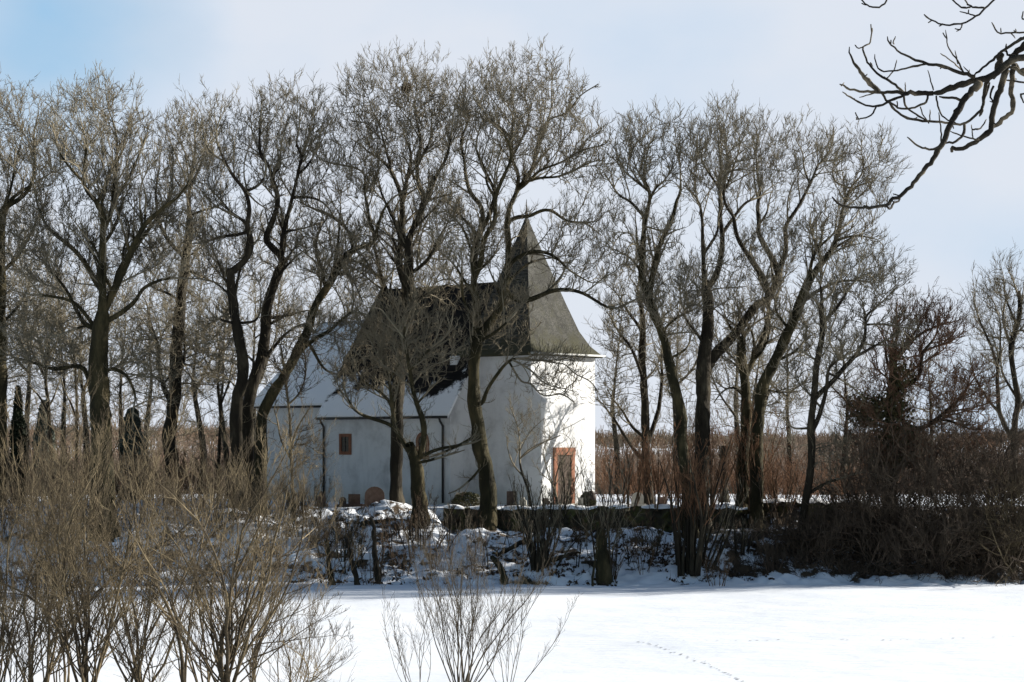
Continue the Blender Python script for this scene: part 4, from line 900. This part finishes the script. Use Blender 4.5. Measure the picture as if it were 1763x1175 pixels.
make_tree('tree', 'big dark forked bare tree in the middle of the right-hand group', 91.3, '1205,905 1209,800 1211,748 1213,659 1222,560 1224,519 1222,486', .42,
    ['1222,486 1215,423 1209,373 1194,334 1176,319', '1224,500 1241,453 1244,402 1238,373 1237,325 1240,270 1235,220', '1244,402 1262,376 1283,349 1304,343 1330,330', '1219,440 1235,410 1232,380 1245,355', '1194,334 1205,290 1200,240', '1215,659 1222,634 1243,598 1275,566 1310,520 1323,512 1341,477 1338,462 1318,423 1308,390 1304,349 1302,300 1295,250',
     '1330,500 1344,468 1359,423 1365,387 1383,355 1395,319 1407,285 1425,273 1450,275', '1314,506 1305,468 1285,438 1270,408 1267,372 1255,355 1246,319 1250,260', '1395,319 1380,280 1370,240', '1308,390 1325,370 1328,330', '1275,566 1250,545 1228,530', '1238,340 1260,300 1275,240', '1220,600 1190,560 1180,500', '1237,325 1215,290 1215,240', '1407,285 1430,250 1435,225'],
    [(1240, 270, 88, 85, 2200), (1340, 285, 72, 82, 1500), (1415, 270, 48, 55, 450), (1280, 470, 70, 60, 400), (1200, 500, 50, 60, 300)], mats=bb, group=G2)
make_tree('tree', 'left stem of the twin trunks, upright with an arching low branch', 93.2, '1278,875 1281,800 1284,748 1286,680 1280,620 1279,580', .30,
    ['1288,650 1300,610 1315,573 1326,516 1340,487 1350,440', '1279,580 1272,560 1275,530', '1283,690 1261,665 1240,675 1229,694', '1300,610 1290,560 1265,540', '1326,516 1300,470 1290,430'],
    [(1335, 420, 60, 70, 500), (1290, 560, 60, 60, 450), (1250, 640, 40, 50, 200)], mats=bm, group=G2)
make_tree('tree', 'right stem of the twin trunks, leaning right under the wide right-hand crown', 92.6, '1302,880 1303,800 1305,748 1311,677 1333,623 1358,569 1379,516 1389,486', .34,
    ['1389,486 1419,450 1442,417 1460,366 1469,331 1502,313', '1386,500 1400,440 1431,405 1440,380', '1442,417 1478,405 1511,411', '1460,366 1465,330 1480,300 1482,260', '1502,313 1520,280 1520,240', '1311,670 1347,673 1379,673', '1358,569 1340,530 1342,500', '1380,520 1430,490 1470,480 1510,490', '1333,623 1370,600 1390,560', '1419,450 1400,400 1395,370', '1469,331 1440,300 1445,250'],
    [(1490, 300, 62, 82, 1300), (1435, 410, 80, 70, 800), (1480, 460, 70, 50, 400), (1370, 560, 60, 60, 350), (1350, 680, 50, 30, 120)], mats=bm, group=G2)
make_tree('tree', 'slim bare tree right of the twin trunks, with a wide fan of fine branches', 89, '1372,950 1378,898 1394,802 1394,730 1397,680 1401,623 1408,587 1408,534', .20,
    ['1404,748 1419,680 1426,641 1447,623 1480,600', '1399,690 1440,652 1469,616 1487,587 1487,548 1508,526 1540,500', '1408,534 1410,490 1425,450', '1469,616 1510,590 1550,570', '1401,623 1385,600 1370,590', '1408,560 1440,530 1470,490 1500,470', '1396,860 1420,830 1455,818 1490,812', '1394,740 1365,735 1350,720', '1426,641 1460,660 1490,690', '1487,560 1520,560 1560,565', '1447,623 1430,580 1440,540'],
    [(1430, 540, 75, 90, 1100), (1510, 500, 65, 75, 1000), (1545, 570, 40, 50, 300), (1380, 640, 40, 50, 200), (1440, 780, 60, 40, 150)], mats=('bark', 'twig'), group=G2, twl=.45)
r_ = make_tree('tree', 'ivy-clad brown tree at the left end of the dark thicket', 91, '1533,900 1532,800 1535,720 1540,650 1543,600', .28,
    ['1540,700 1576,740 1612,722 1664,670 1690,640', '1541,680 1580,654 1586,610 1604,582 1620,540', '1543,600 1550,560 1545,520', '1535,740 1500,720 1475,700', '1543,640 1520,600 1510,560', '1586,610 1610,600 1640,590', '1612,722 1650,730 1690,740', '1538,760 1580,790 1620,780', '1530,800 1490,780 1460,740'],
    [(1600, 570, 70, 55, 900), (1640, 680, 80, 55, 800), (1540, 650, 60, 85, 1700), (1540, 760, 90, 60, 1300), (1640, 760, 70, 40, 400), (1490, 700, 45, 40, 500)], dens=5, twig=1.6, mats=('bark', 'twig_rust'), group=G2, twl=.45)
def ivy(root, blobs, D, par_loc):
    C_ = []
    for cx, cy, rx, ry, n in blobs:
        m_ = D/F; C_.append(at(cx, cy, D)+unit(rng.normal(0, 1, (n, 3)))*rng.random((n, 1))**.5*np.array([rx*m_, rx*m_*.8, ry*m_]))
    c = np.concatenate(C_); c = c[fnoise(c[:, 0]*1.7+c[:, 1], c[:, 2]*1.7, 51)+.25*rng.normal(0, 1, len(c)) > -.18]
    leafmesh(c-par_loc, rng.uniform(.04, .10, len(c)), aspect=.75).build('ivy', M['ivy'], root)
ivy(r_, [(1538, 735, 36, 90, 3600), (1490, 705, 38, 32, 2000), (1550, 640, 26, 50, 700), (1560, 770, 40, 40, 1600), (1520, 790, 26, 60, 1300)], 91, np.array(r_.location))
make_tree('tree', 'slender bare tree with upswept branches at the right edge', 112, '1744,868 1744,790 1748,726 1756,690 1748,646 1744,598 1758,542 1756,500', .20,
    ['1746,760 1720,706 1712,638 1704,590 1688,554 1674,502', '1720,706 1690,670 1670,620', '1750,720 1775,680 1790,620', '1744,598 1730,560 1728,500', '1712,638 1720,580 1712,520', '1756,690 1735,640 1730,590'],
    [(1725, 545, 62, 92, 1100), (1800, 580, 50, 90, 400), (1690, 660, 40, 50, 200)], mats=bb, group=G2, twl=.6)
make_tree('tree', 'slender multi-limbed bare tree just right of the tower', 98.5, '1118,868 1113,800 1111,748 1107,659 1106,600 1104,516', .24,
    ['1107,670 1100,641 1082,598 1061,577 1050,540', '1113,780 1122,730 1132,659 1143,598 1150,560', '1112,800 1082,755 1061,730 1039,694 1027,688', '1108,760 1080,720 1060,690 1045,670', '1104,516 1100,470', '1132,659 1125,620'],
    [(1075, 540, 50, 90, 700), (1110, 480, 50, 60, 400), (1150, 600, 50, 80, 450), (1060, 680, 35, 50, 250)], mats=bb, group=G2)
make_tree('tree', 'thin young bare tree between the tall straight tree and the snaking trunk', 97, '374,868 374,768 376,713 371,655 371,596', .10,
    ['371,655 355,620 350,580', '376,700 395,650 400,600'], [(370, 600, 45, 80, 500)], mats=bb, group=G2)
make_tree('tree', 'pale thin sapling in front of the chancel wall', 91.5, '506,868 502,779 499,700 494,640 484,596', .08,
    ['499,700 520,650 525,600', '502,779 520,730 535,700', '502,790 480,750 470,700'], [(500, 640, 45, 70, 450), (520, 770, 40, 50, 250)], mats=('twig_tan', 'twig_tan'), group=G2)
make_tree('tree', 'thin bare tree right beside the thickest trunk, left of it', 99, '130,868 129,722 126,666 120,600', .10,
    ['129,722 110,680 105,640', '126,666 140,620'], [(115, 590, 55, 70, 450)], mats=bb, group=G2)
make_tree('tree', 'thin dark bare tree above the grey-green juniper', 100, '88,868 85,713 79,650 85,587', .13,
    ['85,713 60,680 40,650', '80,650 60,610 55,560', '85,700 105,650'], [(75, 560, 60, 80, 600)], mats=bb, group=G2)
make_tree('tree', 'broken-off thick dark trunk behind the big forked tree', 104, '1248,868 1247,810 1246,768', .23, ['1247,790 1256,770'], [], mats=('bark', 'twig_brown'), group=G2, twig=.3)
# trees standing farther back, seen as a fine lattice behind the others
BG2 = 'bare trees farther back'
for px, D, top, rx, lb in ((45, 118, 330, 90, 'bare tree farther back, first from the left edge behind the tree row'), (150, 125, 380, 90, 'bare tree farther back behind the thickest trunk'), (255, 120, 380, 80, 'bare tree farther back between the thickest and the tall straight tree'),
        (345, 126, 400, 75, 'bare tree farther back right of the tall straight tree'), (445, 122, 380, 80, 'bare tree farther back behind the twin dark trunks'), (560, 128, 380, 85, 'bare tree farther back behind the chancel roof'), (660, 130, 370, 80, 'bare tree farther back behind the left end of the nave ridge'),
        (770, 131, 380, 70, 'bare tree farther back behind the nave ridge'), (1065, 124, 480, 55, 'bare tree farther back right behind the tower'), (1170, 126, 440, 70, 'bare tree farther back behind the slanting trunk'), (1265, 122, 470, 75, 'bare tree farther back behind the broken-off trunk'), (1355, 126, 500, 70, 'bare tree farther back behind the twin trunks'),
        (1450, 128, 540, 60, 'bare tree farther back right of the slim leaning tree'),
        (5, 110, 430, 70, 'lower bare tree farther back at the left edge'), (105, 108, 450, 70, 'lower bare tree farther back just left of the thickest trunk'), (215, 109, 440, 65, 'lower bare tree farther back just right of the thickest trunk'), (395, 110, 470, 60, 'lower bare tree farther back just left of the snaking trunk'), (300, 112, 470, 60, 'lower bare tree farther back right behind the tall straight tree'),
        (1310, 110, 560, 60, 'lower bare tree farther back between the forked tree and the twin trunks'), (1600, 118, 600, 60, 'lower bare tree farther back right of the ivy-clad tree')):
    hh = 868-top; cy = top+hh*.36
    make_tree('tree', lb, D, [(px, 868), (px+rng.uniform(-8, 8), 868-hh*.2), (px+rng.uniform(-14, 14), 868-hh*.42)], rng.uniform(.2, .28), [], [(px, cy, rx, hh*.36, 2600), (px, 868-hh*.3, rx*.7, hh*.14, 300)], step=.32, twig=.9, mats=bb, group=BG2, rt=.012, dk=.48, twl=.7)
for px, D, top, lb in ((1960, 92, 150, 'bare tree standing outside the picture, nearest beyond its right edge'), (2180, 95, 120, 'bare tree standing outside the picture, second beyond its right edge'), (2420, 93, 140, 'bare tree standing outside the picture, third beyond its right edge'), (2680, 95, 120, 'bare tree standing outside the picture, fourth beyond its right edge')):
    make_tree('tree', lb, D, [(px, 868), (px+5, 700), (px-8, 560)], .35, [], [(px, 380, 130, 220, 1900)], step=.34, twig=1, mats=bb, group=BG2, rt=.014, dk=.55, twl=.8)
# untidy bird's nest high in the tallest crown
nc = at(700, 151, 94.3); n = 150
c = unit(rng.normal(0, 1, (n, 3)))*np.array([.21, .21, .18])*rng.uniform(.5, 1, (n, 1)); dd = unit(np.cross(c, rng.normal(0, 1, (n, 3))))
mb = MB(); tubes(mb, np.stack([c-dd*.16, c, c+dd*.16], 1), np.full((n, 3), .011), 3); o = tag(mb.build('bird_nest', M['twig_brown']), 'ragged twig nest high in the crown of the tallest tree', 'bird nest'); o.location = nc

# ------------------------------------------------------------------ overhanging branch of a near tree on the right
def OB(x, y, D): return at(1400+x/3.091, y/3.091, D)
D0 = 12.
root = empty('tree', (5.1, 12.3, gz(5.1, 12.3)), 'near tree outside the right edge whose gnarled dark branch hangs into the top right corner', 'tree', 'bare broadleaf trees')
o_ = np.array(root.location)
mb = MB(); mt_ = MB()
tk = catmull(np.array([o_+[0, 0, -.3], o_+[0, 0, 1.2], [4.95, 12.4, 1.2], [4.8, 12.3, 3.0], [4.95, 12.4, 5.2]]), .25); t = np.linspace(0, 1, len(tk))
tubes(mb, tk[None]-o_, (.34-.2*t)[None]*(1+.06*rng.normal(0, 1, len(tk))), 12, True)
mb.build('trunk', M['bark'], root, smooth=True)
mb = MB()
lines = [
 (13, 4, [(2000, -260), (1500, 20), (1250, 120), (1122, 200), (1020, 265), (940, 335), (850, 410)], 0),
 (20, 9, [(2000, 60), (1500, 190), (1250, 250), (1122, 310), (1050, 325), (960, 400), (880, 430), (850, 430), (750, 465), (640, 497)], .0),
 (9, 3.5, [(640, 497), (520, 495), (400, 490), (250, 487), (180, 468), (140, 450)], .05),
 (7, 3.2, [(860, 410), (780, 390), (700, 355), (600, 340), (530, 315), (450, 270), (410, 230), (395, 195)], -.2),
 (4.5, 3, [(600, 342), (530, 355), (430, 378), (360, 376), (332, 330), (328, 290)], .2), (3, 2.5, [(395, 415), (430, 378), (445, 320)], .25), (3, 2.5, [(430, 235), (425, 225), (438, 195)], -.2),
 (6, 3, [(480, 492), (420, 440), (340, 390), (290, 330), (265, 250), (300, 235), (315, 150)], .3), (3, 2.5, [(265, 250), (240, 258), (222, 240)], .3),
 (9, 3.2, [(350, 490), (290, 430), (240, 370), (200, 300), (193, 250)], -.1),
 (6, 3, [(500, 500), (450, 520), (400, 540), (350, 565), (280, 560), (200, 520), (155, 490)], -.25), (4, 2.5, [(335, 570), (310, 612), (240, 638), (228, 625)], -.3),
 (5, 6, [(365, 495), (420, 570), (500, 630), (600, 645), (700, 655), (800, 660), (890, 590), (912, 520), (940, 440)], .2),
 (5, 3.5, [(480, 500), (490, 560), (530, 600), (620, 650)], .1),
 (12, 4.2, [(890, 440), (820, 510), (780, 580), (730, 660), (690, 760), (650, 830), (580, 920), (520, 990), (470, 1040), (410, 1065), (390, 1095), (300, 1105), (200, 1105), (130, 1080), (100, 1048)], -.3),
 (4, 5, [(468, 1042), (455, 1070), (432, 1080), (408, 1114), (388, 1092)], -.35), (2.5, 2, [(395, 1085), (396, 1045)], -.3),
 (6, 3.5, [(690, 765), (660, 790), (600, 795), (540, 765), (500, 730)], .1),
 (12, 7, [(1030, 370), (990, 480), (960, 580), (940, 690), (880, 748), (830, 770), (780, 795), (740, 790), (738, 810)], .3),
 (10, 7, [(1070, 340), (1055, 480), (1062, 580), (1010, 640), (945, 690)], .4), (6, 5, [(805, 665), (803, 710), (760, 750), (700, 765)], -.1),
 (4, 3, [(880, 745), (850, 738), (800, 728), (730, 700)], .3), (4, 3, [(655, 512), (670, 580), (700, 630), (760, 655)], -.2), (4, 2.5, [(682, 760), (680, 700), (668, 600)], -.3),
 (6, 3.5, [(1500, -420), (1100, -100), (950, 10), (900, 60), (850, 100), (790, 128), (690, 130), (640, 110), (590, 78)], .5), (4, 3, [(910, 42), (840, 36), (810, 0), (800, -60)], .5), (3.5, 2.5, [(860, 85), (830, 75), (780, 62)], .5), (4, 3, [(835, 40), (790, 40), (745, 0), (700, -60)], .5), (3, 2.5, [(795, 128), (785, 155), (762, 168)], .5), (3, 2.5, [(690, 130), (672, 140)], .5),
 (5, 3.5, [(800, -500), (500, -200), (400, -50), (388, 5), (350, 40), (300, 36), (255, 0), (215, -60)], .6),
 (5, 3, [(1250, 185), (1122, 176), (1050, 175), (980, 172), (950, 120)], .1), (3, 2.5, [(1050, 176), (1075, 205)], .1), (3, 2.5, [(1080, 176), (1076, 155)], .1), (3, 2.5, [(1000, 172), (998, 150)], .1),
 (4, 2.2, [(805, 395), (760, 310), (722, 260), (704, 160)], -.2), (3, 2.2, [(790, 375), (740, 330), (677, 285)], -.3), (3, 2.2, [(770, 340), (755, 270)], -.2), (3, 2.2, [(640, 480), (610, 375)], -.2), (3, 2.2, [(830, 405), (832, 372)], -.2), (3, 2.2, [(845, 405), (800, 355)], -.1),
 (5, 4, [(610, 510), (600, 545), (540, 570), (470, 580), (400, 540)], -.2), (6, 5, [(800, 535), (720, 520), (670, 515)], .0), (5, 4, [(1250, 470), (1122, 440), (1060, 432), (1025, 428)], .2), (4, 3, [(848, 690), (890, 682), (922, 636)], .3), (3, 2.5, [(850, 735), (842, 665)], .3),
 (4, 3, [(1122, 500), (1105, 505), (1118, 545), (1140, 560)], .2), (8, 5, [(940, 400), (915, 470), (905, 560), (885, 620)], .3), (9, 7, [(1180, 360), (1100, 380), (1080, 340)], .2), (3, 2.5, [(570, 570), (590, 620), (612, 650)], -.1), (3, 2.5, [(620, 650), (622, 585)], -.1),
 (5, 3, [(960, 460), (945, 500), (955, 545), (940, 540)], .2), (6, 4, [(1100, 300), (1030, 290), (1028, 235)], .2), (12, 8, [(1000, 290), (980, 350), (960, 420)], .2), (14, 9, [(1250, 250), (1160, 220), (1075, 290), (1020, 350)], .25), (4, 3, [(1150, 110), (1115, 100), (1118, 62)], .3), (7, 5, [(1130, 400), (1060, 360), (1010, 380)], .1),
 (3, 2.4, [(150, 458), (165, 440)], .05), (3, 2.5, [(492, 500), (490, 440)], .2), (3, 2.4, [(305, 335), (318, 355)], .3), (3, 2.4, [(275, 408), (288, 395)], -.1), (3, 2.4, [(340, 490), (300, 505), (245, 520)], .05)]
for a0, a1, L, dy in lines:
    ra, rb = (a0*(1.25+.3*(a0 > 6)), a1*(1.2+.3*(a1 > 6))); K = len(L)
    P_ = np.array([OB(x, y, D0+dy*.8*(.3+.7*i/(K-1))) for i, (x, y) in enumerate(L)])
    ln = catmull(P_, .022); n = len(ln); ln[1:-1] += rng.normal(0, .0014, (n-2, 3))*min(a0/4, 2)
    t = np.linspace(0, 1, n); px_m = D0/F/3.091
    # knots: lumpy radius with leaf-scar swellings
    rad = (ra+(rb-ra)*t)*px_m*(1+.14*fnoise(t*n*.31, t*0, int(a0*7)+K)+.22*(rng.random(n) < .07)); rad[-1] *= .6
    tubes(mb, ln[None]-o_, rad[None], 8, True)
    # short spurs
    ns = int(n*.085)
    if ns and K > 2:
        q, d, rr, tq = spawn(ln[None]-o_, rad[None], ns, .05, .9, .2); Ps, rs = shoots(q, d, rng.uniform(.012, .05, len(q)), np.full(len(q), .0042), 4, .3, .3, .8); tubes(mb, Ps, rs, 5, False)
# joints back to the trunk, outside the picture
for P_ in ([[4.85, 12.35, 2.6], list(OB(2000, -260, D0)), list(OB(1700, -100, D0))], [[4.85, 12.35, 2.0], list(OB(2000, 60, D0)), list(OB(1700, 130, D0))]):
    ln = catmull(np.array(P_), .1); tubes(mb, ln[None]-o_, np.linspace(.09, .055, len(ln))[None], 9)
mb.build('branch', M['branch_dark'], root, smooth=True)

# ------------------------------------------------------------------ far woodland and scrub beyond the churchyard
n = 12500
x = rng.uniform(-75, 75, n); y = 126+170*rng.random(n)**1.3+34*np.maximum(fnoise(x*.09, x*0, 61)+.5*fnoise(x*.3, x*0, 66)+.2, 0); x = x*y/165; z = height(x, y)
dens = (fnoise(x*.09, y*.09, 62)+.5*fnoise(x*.3, y*.3, 63)) > -.28
x, y, z = x[dens], y[dens], z[dens]; n = len(x)
h = rng.uniform(.9, 3.4, n)*(1+1.1*fnoise(x*.12, y*.05, 64)+.8*fnoise(x*.35, y*.2, 65))*(.45+1.5*np.clip(fnoise(x*.05, y*.012, 67)+.5, 0, 1)); h = np.clip(h, .4, 6); mb = MB()
P1, r1 = shoots(np.stack([x, y, z-.1], 1), unit(rng.normal(0, .45, (n, 3))+np.array([0, 0, 1])), h, np.full(n, .04), 5, .1, .6, .3); tubes(mb, P1, r1, 3)
q, d, rr, t = spawn(P1, r1, 7, .2, .6, .3); P2, r2 = shoots(q, d, rng.uniform(.5, 1.5, len(q)), np.full(len(q), .022), 3, .4, .3, .5); tubes(mb, P2, r2, 3)
q, d, rr, t = spawn(P2, r2, 2, .2, .6, .3); P2, r2 = shoots(q, d, rng.uniform(.3, .9, len(q)), np.full(len(q), .016), 2, .4, .3, .5); tubes(mb, P2, r2, 3)
tag(mb.build('distant_scrub', M['scrub']), kind='stuff')
n = 5000
x = rng.uniform(-330, 330, n); y = rng.uniform(520, 760, n); z = height(x, y); h = rng.uniform(7, 11, n)*(1+.35*fnoise(x*.03, y*.02, 71))*.30*(1+.8*fnoise(x*.012, x*0, 72))
mb = MB(); P1, r1 = shoots(np.stack([x, y, z-.1], 1), unit(rng.normal(0, .08, (n, 3))+np.array([0, 0, 1])), h, np.full(n, .16), 4, .1, .1, .3); tubes(mb, P1, r1, 3)
q, d, rr, t = spawn(P1, r1, 9, .25, .6, .4); P2, r2 = shoots(q, d, rng.uniform(1.5, 3.5, len(q)), np.full(len(q), .09), 3, .4, .3, .5); tubes(mb, P2, r2, 3)
tag(mb.build('distant_woods', M['twig_brown']), kind='stuff')

# ------------------------------------------------------------------ animal tracks across the snow
def rayg(px, py):
    D = 50.
    for D in np.linspace(44, 84, 900):
        x = (px-HX)/F*D; z = gz(x, D)
        if HY-z/D*F <= py: break
    return x, D, z
for lb, pts, num in (('line of small paw prints running down the snowy field to the bottom edge', [(1095, 1106), (1125, 1111), (1160, 1124), (1200, 1137), (1240, 1155), (1285, 1176)], 44), ('straight line of faint prints across the right of the snowy field', [(1180, 1103), (1300, 1104), (1420, 1102), (1540, 1103), (1640, 1100), (1763, 1097)], 34)):
    W = catmull(np.array([rayg(*p_) for p_ in pts]), 1.); t = np.linspace(0, len(W)-1.01, num)+rng.normal(0, .12, num); t = np.clip(t, 0, len(W)-1.01); i = t.astype(int); f = (t-i)[:, None]
    c = W[i]*(1-f)+W[i+1]*f; c[:, 1] += .12*(np.arange(num) % 2); c[:, 0] += rng.normal(0, .05, num); mb = MB()
    for p_ in c:
        a_ = np.linspace(0, 2*math.pi, 9)[:-1]; rr = rng.uniform(.012, .034)*(1+.2*rng.random(8))
        x = p_[0]+np.cos(a_)*rr*1.2; y = p_[1]+np.sin(a_)*rr*2.0; zz = height(x, y)+.010
        cen = len(x); mb.add(np.concatenate([np.stack([x, y, zz], 1), [[p_[0], p_[1], gz(p_[0], p_[1])+.012]]]), tris=[(j, (j+1) % 8, 8) for j in range(8)])
    tag(mb.build('animal_tracks', M['trackmat']), kind='structure')

# ------------------------------------------------------------------ camera, light, sky
cam = bpy.data.cameras.new('camera'); co = bpy.data.objects.new('camera', cam); COL.objects.link(co); sc.camera = co
co.location = (0, 0, 0); co.rotation_euler = (R(90), 0, 0); cam.sensor_width = 36; cam.lens = F/1763*36; cam.shift_y = (HY-587.5)/1763; cam.clip_start = .1; cam.clip_end = 8000
AZ = R(108); EL = R(20)
sd = Vector((math.sin(AZ)*math.cos(EL), -math.cos(AZ)*math.cos(EL), math.sin(EL)))
sl = bpy.data.lights.new('sun', 'SUN'); sl.energy = 5.0; sl.angle = R(.5); sl.color = (1, .95, .86); so = bpy.data.objects.new('sun', sl); COL.objects.link(so)
so.rotation_euler = sd.to_track_quat('Z', 'Y').to_euler()
w = bpy.data.worlds.new('World'); sc.world = w; w.use_nodes = True; nt = w.node_tree; bg = nt.nodes['Background']
sky = N(nt, 'ShaderNodeTexSky', sky_type='NISHITA', sun_disc=False); sky.sun_elevation = EL; sky.sun_rotation = math.atan2(sd.x, sd.y)
sky.air_density = 1.2; sky.dust_density = .4; sky.ozone_density = 2.
tc = N(nt, 'ShaderNodeTexCoord'); mp = N(nt, 'ShaderNodeMapping'); mp.inputs['Scale'].default_value = (1, 1, 1.7); mp.inputs['Location'].default_value = (.37, 0, .12)
nt.links.new(tc.outputs['Generated'], mp.inputs['Vector'])
n1 = N(nt, 'ShaderNodeTexNoise', i_Scale=4.2, i_Detail=6., i_Roughness=.5); nt.links.new(mp.outputs['Vector'], n1.inputs['Vector'])
# gap in the cloud towards the upper left
vm = N(nt, 'ShaderNodeVectorMath', operation='DISTANCE'); nt.links.new(tc.outputs['Generated'], vm.inputs[0])
gd = unit(at(75, 15, 1.)); vm.inputs[1].default_value = tuple(gd)
mr = N(nt, 'ShaderNodeMapRange'); mr.inputs['From Min'].default_value = 0; mr.inputs['From Max'].default_value = .085; mr.inputs['To Min'].default_value = -.30; mr.inputs['To Max'].default_value = .22
nt.links.new(vm.outputs['Value'], mr.inputs['Value'])
ad = N(nt, 'ShaderNodeMath', operation='ADD'); nt.links.new(n1.outputs['Fac'], ad.inputs[0]); nt.links.new(mr.outputs[0], ad.inputs[1])
cf = ramp(nt, ad.outputs[0], [(.30, .72), (.62, .97)])
n2 = N(nt, 'ShaderNodeTexNoise', i_Scale=5.5, i_Detail=4., i_Roughness=.45); nt.links.new(mp.outputs['Vector'], n2.inputs['Vector'])
av = N(nt, 'ShaderNodeMath', operation='MULTIPLY_ADD'); av.inputs[1].default_value = .55; nt.links.new(n2.outputs['Fac'], av.inputs[0]); nt.links.new(ad.outputs[0], av.inputs[2])
cc = ramp(nt, av.outputs[0], [(.44, (3.2, 5.6, 8.3)), (.70, (5.0, 6.2, 7.7)), (.97, (6.5, 6.95, 7.75))])
sp = N(nt, 'ShaderNodeSeparateXYZ'); nt.links.new(tc.outputs['Generated'], sp.inputs[0])
bank_ = N(nt, 'ShaderNodeMapRange', interpolation_type='SMOOTHSTEP'); bank_.inputs['From Min'].default_value = .80; bank_.inputs['From Max'].default_value = .93; nt.links.new(sp.outputs['Y'], bank_.inputs['Value'])
cm = N(nt, 'ShaderNodeMath', operation='MULTIPLY'); nt.links.new(cf.outputs['Color'], cm.inputs[0]); nt.links.new(bank_.outputs[0], cm.inputs[1])
mx = N(nt, 'ShaderNodeMixRGB'); nt.links.new(cm.outputs[0], mx.inputs['Fac']); nt.links.new(sky.outputs['Color'], mx.inputs['Color1']); nt.links.new(cc.outputs['Color'], mx.inputs['Color2'])
nt.links.new(mx.outputs['Color'], bg.inputs['Color']); bg.inputs['Strength'].default_value = .05
sc.view_settings.view_transform = 'Standard'; sc.view_settings.look = 'None'; sc.view_settings.exposure = 1.2; sc.view_settings.gamma = 1
sc.cycles.max_bounces = 5; sc.cycles.diffuse_bounces = 3; sc.cycles.transparent_max_bounces = 4
